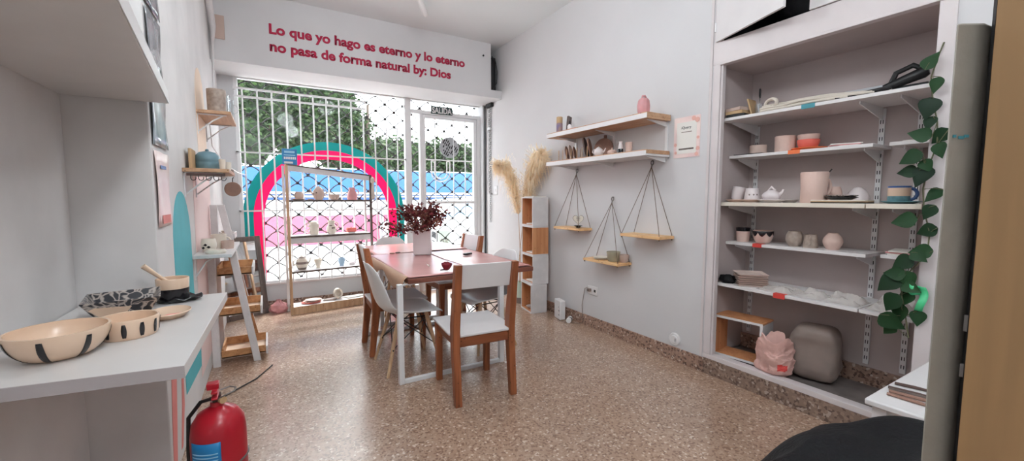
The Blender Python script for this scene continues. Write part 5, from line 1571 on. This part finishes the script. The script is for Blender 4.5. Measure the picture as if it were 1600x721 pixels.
for i in range(3):
    tag(MB().box(-.09, -.085, 0, .09, .085, .008).build('magazine', (M['paper'], M['pinkware'], M['paper'])[i], loc=(3.02, .815, .9853 + .0085 * i), rz=R((4, -3, 8)[i]), bevel=0.001), ('lowest', 'pink middle', 'top')[i] + ' magazine of the pile on the short fourth shelf', 'magazine', 'magazines on the short shelf')
# lowest shelf
z = SZ[5]
m = MB()
m.lathe([(0, 0), (.04, 0), (.052, .02), (.04, .048), (.018, .056), (0, .056)], 20, 1, 1.1)
for v in m.v:
    v *= 1 + .25 * noise.noise(v * 40)
for v in m.v:
    v.z = max(0, v.z)
tag(m.build('black_pouch', M['black_cloth'], loc=(2.87, 1.762, z)), 'small black pouch at the left end of the lowest shelf', 'pouch')
for i in range(6):
    m = MB()
    r0_, r1_ = .08, .098
    m.add([(-r0_, -r0_, 0), (r0_, -r0_, 0), (r0_, r0_, 0), (-r0_, r0_, 0), (-r1_, -r1_, .016), (r1_, -r1_, .016), (r1_, r1_, .016), (-r1_, r1_, .016), (-r0_, -r0_, .005), (r0_, -r0_, .005), (r0_, r0_, .005), (-r0_, r0_, .005)],
          [(3, 2, 1, 0)] + [(a_ * 4 + k, a_ * 4 + (k + 1) % 4, a_ * 4 + 4 + (k + 1) % 4, a_ * 4 + 4 + k) for a_ in range(2) for k in range(4)] + [(8, 9, 10, 11)])
    tag(m.build('square_plate', M['plate_pale'], loc=(2.93, 1.635, z + .0142 * i), rz=R(40 + 3 * (i % 2)), bevel=0.004), ('lowest', 'second', 'third', 'fourth', 'fifth', 'topmost')[i] + ' square plate from below in the stack on the lowest shelf', 'plate', 'stacked square plates')
def wrapsheet(label, x, y, z, lx, ly, h, seed):
    def fn(u, v):
        px_, py_ = (u - .5) * lx, (v - .5) * ly
        e = min(1.0, 6 * min(u, 1 - u)) * min(1.0, 6 * min(v, 1 - v))
        nn = 1.2 * noise.noise(Vector((px_ * 14, py_ * 9, seed))) + .25 * (1 - 2 * abs(noise.noise(Vector((px_ * 30, py_ * 22, seed + 3)))))
        return (px_, py_, .002 + e * h * max(0, .3 + .55 * nn))
    tag(MB().grid(fn, 30, 36).build('plastic_wrap', M['wrap'], loc=(x, y, z), smooth=30), label, 'plastic wrap', 'plastic wrap on the lowest shelf')
wrapsheet('crumpled clear plastic beside the square plates', 2.93, 1.43, z, .20, .22, .05, 1)
wrapsheet('crumpled clear plastic in the middle of the lowest shelf', 2.93, 1.235, z, .20, .17, .05, 2)
wrapsheet('crumpled clear plastic at the right of the lowest shelf', 2.93, 1.065, z, .20, .18, .07, 3)
wrapsheet('crumpled clear plastic on the short lowest shelf', 2.94, .85, z, .22, .19, .10, 4)
# alcove floor
ac = thing('open_crate', 'white edged wooden crate open at the front on the alcove floor', 'crate', (2.835, 1.655, .146), R(-82))
w_, h_, d_ = .325, .295, .19
MB().box(-w_ / 2, 0, 0, w_ / 2, d_, .014).build('base_panel', M['crate_wood'], ac, bevel=0.002)
MB().box(-w_ / 2, 0, h_ - .014, w_ / 2, d_, h_).build('top_panel', M['crate_wood'], ac, bevel=0.002)
MB().box(-w_ / 2, 0, .014, -w_ / 2 + .014, d_, h_ - .014).build('left_side', M['crate_wood'], ac, bevel=0.002)
MB().box(w_ / 2 - .014, 0, .014, w_ / 2, d_, h_ - .014).build('right_side', M['white_chalky'], ac, bevel=0.002)
q = MB().box(-w_ / 2 - .001, -.004, -.0, w_ / 2 + .001, 0, .015).box(-w_ / 2 - .001, -.004, h_ - .016, w_ / 2 + .001, 0, h_).box(-w_ / 2 - .001, -.004, .015, -w_ / 2 + .016, 0, h_ - .016).box(w_ / 2 - .016, -.004, .015, w_ / 2 + .001, 0, h_ - .016)
q.build('front_edge', M['white_chalky'], ac, smooth=0)
def lump(name, label, cat, loc, sx, sy, sz, m, amp, freq, seed, power=2.6, rz=0, ridged=False, subs=(40, 26)):
    def fn(u, v):
        a = 2 * PI * u
        b = PI * (v - .5)
        def sp(c, e):
            return math.copysign(abs(c) ** e, c)
        e = 2 / power
        x = sx * sp(math.cos(b), e) * sp(math.cos(a), e)
        y = sy * sp(math.cos(b), e) * sp(math.sin(a), e)
        zz = sz * sp(math.sin(b), e)
        p = Vector((x, y, zz))
        nn = noise.noise(p * freq + Vector((seed, 0, 0)))
        if ridged:
            nn = 1.0 - 2.2 * abs(nn) + .5 * noise.noise(p * freq * 2.2)
        f = 1 + amp * nn * math.cos(b) ** .3 if abs(v - .5) < .499 else 1
        p = p * f
        return (p.x, p.y, max(0.0, p.z + sz))
    return tag(MB().grid(fn, *subs).build(name, m, loc=loc, rz=rz, smooth=35), label, cat)
def crumple(p, f, seed):
    v = 0.0
    for k, w in ((1, 1.0), (2.1, .55), (4.3, .25)):
        v += w * (1 - 2.6 * abs(noise.noise(p * f * k + Vector((seed, seed * .7, k)))))
    return v
cb = lump('clay_block', 'big grey block of wet clay on the alcove floor', 'clay', (2.995, 1.235, .133), .095, .118, .178, M['grey_clay'], .05, 7, 2.0, 4.2, R(15), subs=(60, 44))
for v in cb.data.vertices:
    if v.co.z > .02:
        f = 1 + .08 * (crumple(v.co, 5.0, 4.0) - .3)
        v.co.x *= f
        v.co.y *= f * (1.06 - .5 * max(0, v.co.z - .25))
m = MB()
def bagfn(u, v):
    a = 2 * PI * u
    h = .245
    if v < .8:
        t_ = v / .8
        r_ = .088 * (1 - .22 * t_ ** 2) * min(1.0, .80 + t_ * 2)
        z = h * t_ * (.92 + .10 * math.sin(3 * a + 1))
    else:
        t_ = (v - .8) / .2
        r_ = .069 * (1 - .75 * t_)
        z = h * (.92 + .10 * math.sin(3 * a + 1)) - .07 * t_
    p = Vector((r_ * math.cos(a), r_ * 1.12 * math.sin(a), z))
    k = crumple(p, 10.0, 3.0)
    f = 1 + .15 * k * (1 if z > .01 else .3)
    return (p.x * f, p.y * f, max(0, z + .014 * k * (v > .1)))
m.grid(bagfn, 72, 48)
m.f.append(tuple(range(71, -1, -1)))
pb = tag(m.build('paper_bag', M['paper_pink'], loc=(2.852, 1.405, .146), rz=R(10), smooth=22), 'crumpled pink paper bag leaning by the clay block', 'bag')
q = MB()
for p in pb.data.polygons:
    c_ = p.center
    an = math.degrees(math.atan2(c_.y, c_.x)) % 360
    if 205 < an < 238 and .045 < c_.z < .085:
        q.add([pb.data.vertices[i].co + pb.data.vertices[i].normal * .0015 for i in p.vertices], [tuple(range(len(p.vertices)))])
q.build('red_print', M['red_paint'], pb, smooth=0)

# cupboard above the alcove
struct('cupboard_floor', B(XR + .02, NY0, 2.32, NX, 1.83, 2.36), M['dark'], smooth=0)  # dark colour carries the shade inside the cupboard
struct('cupboard_shade_lining', MB().box(NX - .008, NY0, 2.36, NX, 1.83, 2.98).box(XR + .03, 1.822, 2.36, NX - .008, 1.83, 2.98).box(XR + .03, NY0, 2.36, NX - .008, NY0 + .008, 2.98).box(XR + .03, NY0, 2.97, NX - .008, 1.83, 2.98), M['dark'], smooth=0)  # dark panels added so the cupboard interior reads as deep shade
t = thing('cupboard_door', 'left cupboard door above the alcove, standing ajar', 'cupboard door', (XR - .014, 1.835, 2.378), R(-90))
ang = math.atan2(2.739 - 2.569, 1.835 - 1.325)
t.rotation_euler = (0, 0, R(-90) - ang)
MB().box(0, -.009, 0, .555, .009, .60).build('panel', M['white'], t, bevel=0.002)
MB().cyl((.0, -.012, .07), (.0, -.012, .13), .006, n=8).build('hinge', M['white_metal'], t)
t = thing('cupboard_door', 'right cupboard door above the alcove, closed', 'cupboard door', (XR - .014, 1.258, 2.378), R(-90))
MB().box(0, -.009, 0, .55, .009, .60).build('panel', M['white'], t, bevel=0.002)
MB().cyl((.552, -.012, .07), (.552, -.012, .13), .006, n=8).build('hinge', M['white_metal'], t)
lump('stored_bag', 'black bag stuffed behind the open cupboard door', 'bag', (2.93, 1.38, 2.36), .12, .16, .22, M['black_cloth'], .12, 12, 8.0, 2.4, 0)

# hanging vine at the right of the alcove
vn = thing('hanging_vine', 'artificial ivy vine hanging down the right side of the alcove', 'vine', (2.70, .70, .46))
VL = [  # (Y, Z, length, pointing angle in the wall plane)
    (.712, 1.938, .085, 60), (.690, 1.82, .075, 250), (.712, 1.72, .105, 265), (.705, 1.65, .07, 255), (.735, 1.60, .09, 160), (.668, 1.585, .085, 230), (.662, 1.52, .08, 280),
    (.762, 1.49, .10, 205), (.772, 1.425, .08, 185), (.715, 1.40, .11, 245), (.675, 1.31, .085, 220), (.775, 1.185, .105, 190), (.680, 1.23, .08, 240), (.690, 1.14, .085, 205),
    (.702, 1.04, .09, 190), (.700, 1.015, .075, 330), (.765, .975, .10, 215), (.79, .92, .09, 182), (.81, .865, .115, 225), (.735, .895, .09, 290), (.79, .77, .11, 240),
    (.76, .72, .10, 265), (.785, .67, .115, 330), (.80, .625, .07, 235), (.695, .71, .08, 275), (.74, .80, .08, 250), (.70, 1.45, .07, 300), (.72, .86, .08, 340)]
random.seed(21)
st, lf = MB(), MB()
spine = [Vector((2.735, .685, 2.02))]
for i in range(14):
    zz = 2.02 - i * .105
    spine.append(Vector((2.722 - .01 * (i % 2), .695 + .02 * math.sin(i * 1.3) + (.045 if zz < 1.0 else 0), zz - .05)))
o = Vector(vn.location)
st.tube([p - o for p in spine], .003, 6)
for (y, z, L, ang) in VL:
    p = Vector((2.705 + random.uniform(-.02, .015), y, z))
    near = min(spine, key=lambda s_: (s_ - p).length)
    a = R(ang)
    # the image's right is -Y on this wall
    d_ = Vector((random.uniform(-.35, .05), -math.cos(a), math.sin(a))).normalized()
    nrm = Vector((-1, random.uniform(-.4, .4), random.uniform(-.1, .5))).normalized()
    wv = d_.cross(nrm).normalized()
    nrm = wv.cross(d_)
    base = p - d_ * L * .5
    st.tube([near - o, (near.lerp(base, .6)) + nrm * .012 - o, base - o], .0018, 5)
    n = 9
    vs, fs = [], []
    for i in range(n + 1):
        t_ = i / n
        wd = L * .42 * (math.sin(PI * t_ ** .62) if t_ < 1 else 0) * (1 - .12 * t_)
        c_ = base + d_ * L * t_ - nrm * (L * .16 * t_ * t_)
        if i == 0:
            wd = L * .06
        vs += [c_ + wv * wd + nrm * wd * .25 - o, c_ - o, c_ - wv * wd + nrm * wd * .25 - o]
    for i in range(n):
        b_ = i * 3
        fs += [(b_, b_ + 1, b_ + 4, b_ + 3), (b_ + 1, b_ + 2, b_ + 5, b_ + 4)]
    lf.add(vs, fs)
st.build('stem', M['stem_green'], vn)
lf.build('foliage', M['vine'], vn, smooth=60)
m = MB()
def ribf(u, v):
    return (2.70 - .012 * math.sin(u * 6), .735 - .06 * u, .885 - .03 * u - .045 * v - .006 * math.sin(u * 7))
m.grid(ribf, 14, 5)
m.grid(lambda u, v: (2.695 + .01 * math.sin(u * 7), .70 - .03 * v - .01 * math.sin(u * 4), .87 - .12 * u), 12, 4)
tag(m.build('green_ribbon', M['green_ribbon'], solid=0.001), 'bright green ribbon tied in the hanging vine', 'ribbon')

# right foreground: small table with brushes, jacket, board, panel
st_ = thing('side_table', 'small white side table at the lower right, brushes on it', 'table', (2.27, .36, 0))
MB().box(-.37, -.26, .525, .37, .255, .55).build('tabletop', M['white'], st_, bevel=0.006)
for sx in (-.33, .33):
    for sy in (-.22, .215):
        MB().box(sx - .022, sy - .022, 0, sx + .022, sy + .022, .525).build('leg', M['white'], st_, bevel=0.003)
MB().box(-.33, .20, .45, .33, .218, .525).box(-.345, -.2, .45, -.328, .2, .525).build('apron', M['white'], st_, bevel=0.002)
for i, (x, y, a, L, m1) in enumerate(((2.075, .600, -80, .17, 'dark_clay'), (2.035, .585, -82, .18, 'brown_clay'), (2.055, .592, -78, .19, 'dark_wood'), (2.0, .580, -88, .17, 'brown_clay'), (2.14, .60, -76, .12, 'dark_clay'))):
    t = thing('clay_tool', ('thin dark modelling tool nearest the vine', 'brown modelling tool, second in the bunch on the side table', 'dark modelling tool in the middle of the bunch', 'reddish brown tool nearest the table edge', 'brush with black bristles behind the bunch of tools')[i], 'tool', (x, y, .5505), R(a), 'modelling tools on the side table')
    MB().tube([(0, 0, .006), (L * .5, 0, .007), (L, 0, .006)], [.006, .0065, .004], 8).build('handle', M[m1], t)
    MB().tube([(L, 0, .006), (L + .03, 0, .008), (L + .05, 0, .006)], [.005, .010 if i == 4 else .006, .003], 8).build('tip', M['black'] if i == 4 else M['chain'], t)

sl = thing('low_stool', 'low stool under the black jacket at the bottom right', 'stool', (1.235, .355, 0))
MB().cyl((0, 0, .36), (0, 0, .39), .17, n=28).build('seat', M['pine_x'], sl, bevel=0.004)
for k in range(3):
    a = k * 2 * PI / 3
    MB().cyl((.11 * math.cos(a), .11 * math.sin(a), .36), (.15 * math.cos(a), .15 * math.sin(a), 0), .016, .013, 10).build('leg', M['pine'], sl)
m = MB()
def jackf(u, v):
    a = 2 * PI * u
    b = PI / 2 * v
    rx, ry, hz = .405, .265, .33
    x = rx * math.cos(b) ** .55 * math.cos(a)
    y = ry * math.cos(b) ** .55 * math.sin(a)
    z = hz * math.sin(b) ** .8
    nn = noise.noise(Vector((x * 5, y * 5, z * 5))) * .05
    fold = -.05 * abs(math.sin(a * 3.0 + z * 8 + 1.4 * noise.noise(Vector((x * 4, y * 4, z * 4))))) * math.cos(b) ** .4
    f = 1 + (nn + fold) / .3
    return (x * f, y * f, z * (1 + nn * 1.1))
m.grid(jackf, 90, 40)
jk = thing('black_jacket', 'black padded jacket heaped on a stool at the bottom right', 'jacket', (1.235, .355, .392), R(-15))
m.build('body', M['black_cloth'], jk, smooth=70)
m = MB()
def hoodf(u, v):
    a = R(150) + u * R(150)
    r_ = .20 + .05 * v
    return (.06 + r_ * math.cos(a), -.02 + r_ * .9 * math.sin(a), .22 + .10 * math.sin(PI * v) + .03 * math.sin(u * 7) - .1 * v)
m.grid(hoodf, 24, 10)
m.build('hood_fold', M['black_cloth'], jk, solid=0.02, smooth=70)

t = thing('board_edge', 'narrow grey board edge standing close at the right', 'board', (.865, .206, 0), R(0))
MB().prism([(0, 0), (.035, -.022), (.075, -.026), (.07, -.004)], 1.552, 'z', 0).build('board', M['grey_board'], t, bevel=0.004)
q = MB()
for (a, z, w_) in ((.008, 1.388, .004), (.016, 1.386, .007), (.024, 1.388, .006)):
    q.box(a, -.002, z, a + w_, -.0005, z + .004, Matrix.Rotation(math.atan2(-.022, .035), 4, 'Z'))
q.build('paint_speck', M['teal_tape'], t, smooth=0)
t = thing('tan_board', 'tall tan fibreboard at the far right edge', 'board', (.885, .1715, 0), R(0))
MB().prism([(.0, .0), (-.10, -.30), (-.085, -.305), (.015, -.005)], 2.3, 'z', 0).build('sheet', M['mdf'], t, bevel=0.001)
MB().prism([(.002, .0005), (.022, .0075), (.075, .004), (.06, -.02)], 2.3, 'z', 0).build('gap_shade', M['dark'], t, smooth=0)  # dark strip standing in for the shade in the gap between the boards
MB().box(.006, .001, 1.10, .010, .006, 1.125).box(.006, .001, 1.03, .010, .006, 1.05).build('hinge', M['chain'], t)

# ------------------------------------------------------------------ ceiling lamps
t = thing('ceiling_spot', 'white tubular spot lamp on the ceiling above the table', 'ceiling lamp', (1.33, 4.02, ZC))
MB().cyl((0, 0, 0), (0, 0, -.018), .045, n=24).build('base', M['white_metal'], t, bevel=0.003)
MB().cyl((0, 0, -.018), (0, 0, -.06), .008, n=10).build('arm', M['white_metal'], t)
p0, p1 = Vector((-.09, -.16, -.055)), Vector((.155, .262, -.105))
MB().tube([p0, p0.lerp(p1, .04), p0.lerp(p1, .985), p1], [.024, .030, .030, .028], 24).build('shade', M['white_metal'], t)
MB().tube([p1, p1 + (p1 - p0) * .004], [.024, .024], 24).build('lens', M['grey_metal'], t)
def globe_lamp(label, x, y, power):
    t = thing('globe_lamp', label, 'ceiling lamp', (x, y, ZC), 0, 'opal globe lamps')
    MB().lathe([(0, 0), (.06, 0), (.055, -.03), (.012, -.04), (.012, -.20), (0, -.20)], 24).build('ceiling_rose', M['white_metal'], t)
    n = 14
    m, nt, b_ = base_mat('lit_opal_glass')
    b_.inputs['Emission Color'].default_value = (.90, .965, 1, 1)
    b_.inputs['Emission Strength'].default_value = power / (PI * 4 * PI * .15 ** 2)
    MB().lathe([(.15 * math.sin(PI * i / n) + 1e-4, -.33 - .15 * math.cos(PI * i / n)) for i in range(n + 1)], 28).build('globe', m, t)
    return t
globe_lamp('opal globe lamp over the table, just above the top of the view', 1.0, 2.6, 32)
globe_lamp('opal globe lamp over the camera', .4, .75, 37)
globe_lamp('opal globe lamp at the back of the room', .6, -.9, 60)

# ------------------------------------------------------------------ the street
struct('pavement', B(-12, 5.72, -.14, 24, 26, -.02), M['pavement'], smooth=0)
WY = 11.0
sw = struct('wall_street', B(-9, WY, -.02, 22, WY + .2, 2.02), M['street_white'], smooth=0)
struct('blue_band', B(-9, WY - .02, 1.44, 22, WY, 2.0), M['street_blue'], sw, smooth=0)
struct('blue_line', MB().box(-9, WY - .02, 1.24, 22, WY, 1.31).box(-9, WY - .02, 1.35, 22, WY, 1.38), M['street_deep'], sw, smooth=0)
struct('pink_band', B(-9, WY - .02, .16, 22, WY, .86), M['street_pink'], sw, smooth=0)
def tree(label, x, y, z0, blobs, n, seed, leaf=.125):
    random.seed(seed)
    t = thing('street_tree', label, 'tree', (x, y, -.02), 0, 'trees across the street')
    top = max(b[2] for b in blobs)
    MB().tube([(0, 0, 0), (.05, .03, top * .4), (-.05, 0, top * .75), (0, .05, top)], [.16, .13, .09, .04], 10).build('trunk', M['bark'], t)
    q = MB()
    for b in blobs[:5]:
        q.tube([(0, 0, top * .45), (b[0] * .5, b[1] * .5, (top * .45 + b[2]) / 2 + .1), (b[0], b[1], b[2])], [.06, .045, .02], 6)
    q.build('branch', M['bark'], t)
    m = MB()
    for i in range(n):
        b = blobs[i % len(blobs)]
        v = Vector((random.gauss(0, 1), random.gauss(0, 1), random.gauss(0, 1))).normalized() * random.random() ** .42
        p = Vector((b[0] + v.x * b[3], b[1] + v.y * b[3] * .8, b[2] + v.z * b[4]))
        leafq(m, p, Vector((random.gauss(0, 1), random.gauss(0, 1), random.gauss(-.2, .7))), Vector((random.gauss(0, 1), random.gauss(0, 1), random.gauss(0, 1))), leaf * random.uniform(.7, 1.5), leaf * random.uniform(.25, .45))
    m.build('crown', M['tree_leaf'], t, smooth=0)
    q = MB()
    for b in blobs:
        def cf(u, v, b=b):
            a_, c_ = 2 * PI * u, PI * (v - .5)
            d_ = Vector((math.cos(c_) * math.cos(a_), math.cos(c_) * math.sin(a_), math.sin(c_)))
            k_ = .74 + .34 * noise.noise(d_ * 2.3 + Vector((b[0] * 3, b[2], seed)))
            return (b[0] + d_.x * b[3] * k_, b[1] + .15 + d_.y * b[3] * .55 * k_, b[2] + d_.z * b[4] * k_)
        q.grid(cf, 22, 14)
    q.build('crown_core', M['tree_shade'], t, smooth=0)  # solid dark cores added to block bright sky gaps between the leaves
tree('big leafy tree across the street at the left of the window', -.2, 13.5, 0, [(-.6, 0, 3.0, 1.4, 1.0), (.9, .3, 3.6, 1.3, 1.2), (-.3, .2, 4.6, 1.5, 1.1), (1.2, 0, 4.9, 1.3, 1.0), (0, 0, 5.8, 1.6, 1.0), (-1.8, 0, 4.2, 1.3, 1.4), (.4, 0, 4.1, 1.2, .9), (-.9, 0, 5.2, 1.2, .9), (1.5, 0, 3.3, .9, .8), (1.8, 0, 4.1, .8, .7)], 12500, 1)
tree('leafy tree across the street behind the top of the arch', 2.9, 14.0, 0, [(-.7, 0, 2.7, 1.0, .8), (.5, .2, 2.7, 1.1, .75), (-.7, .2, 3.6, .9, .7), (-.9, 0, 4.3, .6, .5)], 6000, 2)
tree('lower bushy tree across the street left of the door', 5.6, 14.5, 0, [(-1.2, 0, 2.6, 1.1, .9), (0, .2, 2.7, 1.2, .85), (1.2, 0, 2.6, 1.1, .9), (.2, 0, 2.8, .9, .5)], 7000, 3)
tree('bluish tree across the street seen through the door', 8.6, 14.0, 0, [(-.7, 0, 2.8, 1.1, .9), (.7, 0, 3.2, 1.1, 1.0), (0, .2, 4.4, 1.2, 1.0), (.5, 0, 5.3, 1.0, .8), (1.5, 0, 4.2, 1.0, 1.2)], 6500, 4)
t = thing('street_pole', 'grey pole on the pavement behind the right leg of the arch', 'pole', (1.617, 7.0, -.02))
MB().cyl((0, 0, 0), (0, 0, 1.18), .032, n=14).build('post', M['grey_metal'], t)
MB().lathe([(0, 0), (.05, 0), (.05, .03), (.034, .05), (0, .05)], 16).build('foot', M['grey_metal'], t)
t = thing('pavement_sign', 'pale green pavement sign outside the door, partly legible', 'sign', (2.40, 6.2, -.02), R(0))
MB().box(-.10, -.012, .30, .10, .012, .80).build('board', M['pale_green'], t, bevel=0.004)
MB().box(-.10, -.02, 0, -.08, .02, .3).box(.08, -.02, 0, .10, .02, .3).build('leg', M['grey_metal'], t)
text('lettering', 'ODE', M['grey_clay'], .07, .13, MX((-.065, -.0125, .60), (1, 0, 0), (0, 0, 1), (0, -1, 0)), t, .002, .01)
# parked car
cr = thing('parked_car', 'white car parked across the street behind the flowers', 'car', (4.2, 9.4, -.02))
body = [(-1.9, .3), (-1.92, .62), (-1.75, .78), (-1.05, .86), (-.6, 1.28), (.75, 1.32), (1.35, .90), (1.85, .82), (1.95, .55), (1.92, .3)]
MB().prism(body, 1.55, 'y', -.77).build('body', M['car_white'], cr, bevel=0.05)
MB().prism([(-.88, .88), (-.52, 1.22), (.05, 1.24), (.05, .88)], .01, 'y', -.785).build('side_window', M['car_glass'], cr, smooth=0)
MB().prism([(.12, .88), (.12, 1.24), (.68, 1.25), (1.12, .90)], .01, 'y', -.785).build('side_window', M['car_glass'], cr, smooth=0)
for x in (-1.2, 1.2):
    for y in (-.72, .62):
        w_ = MB().cyl((x, y - .08, .30), (x, y + .1, .30), .30, n=28).build('wheel', M['tyre'], cr, bevel=0.02)
        MB().cyl((x, y - .09, .30), (x, y - .075, .30), .17, n=20).build('hubcap', M['grey_metal'], w_)

# ------------------------------------------------------------------ light and camera
wd = bpy.data.worlds.new('sky')
sc.world = wd
wd.use_nodes = True
bg = wd.node_tree.nodes['Background']
bg.inputs['Color'].default_value = (0.93, 0.965, 1.0, 1)
bg.inputs['Strength'].default_value = 10.0
S = bpy.data.lights.new('sun', 'SUN')
S.energy = 4.5
S.angle = R(9)
S.color = (1, .96, .9)
so = bpy.data.objects.new('sun', S)
col.objects.link(so)
so.rotation_euler = (R(-41), 0, R(-16))

cam = bpy.data.cameras.new('camera')
cam.sensor_width = 36.0
cam.lens = 645.0 / 1600.0 * 36.0
cam.clip_start = 0.02
cam.clip_end = 200
co = bpy.data.objects.new('camera', cam)
col.objects.link(co)
co.location = (0, 0, 1.30)
co.rotation_euler = (R(90 - 4.565), 0, R(-30.556))
sc.camera = co

vs = sc.view_settings
vs.view_transform = 'Standard'
vs.look = 'None'
vs.gamma = 1.0
vs.exposure = 0.12
vs.use_curve_mapping = False
sc.cycles.max_bounces = 10
sc.cycles.diffuse_bounces = 6
sc.cycles.transparent_max_bounces = 16
sc.cycles.use_denoising = True
sc.cycles.sample_clamp_indirect = 6.0
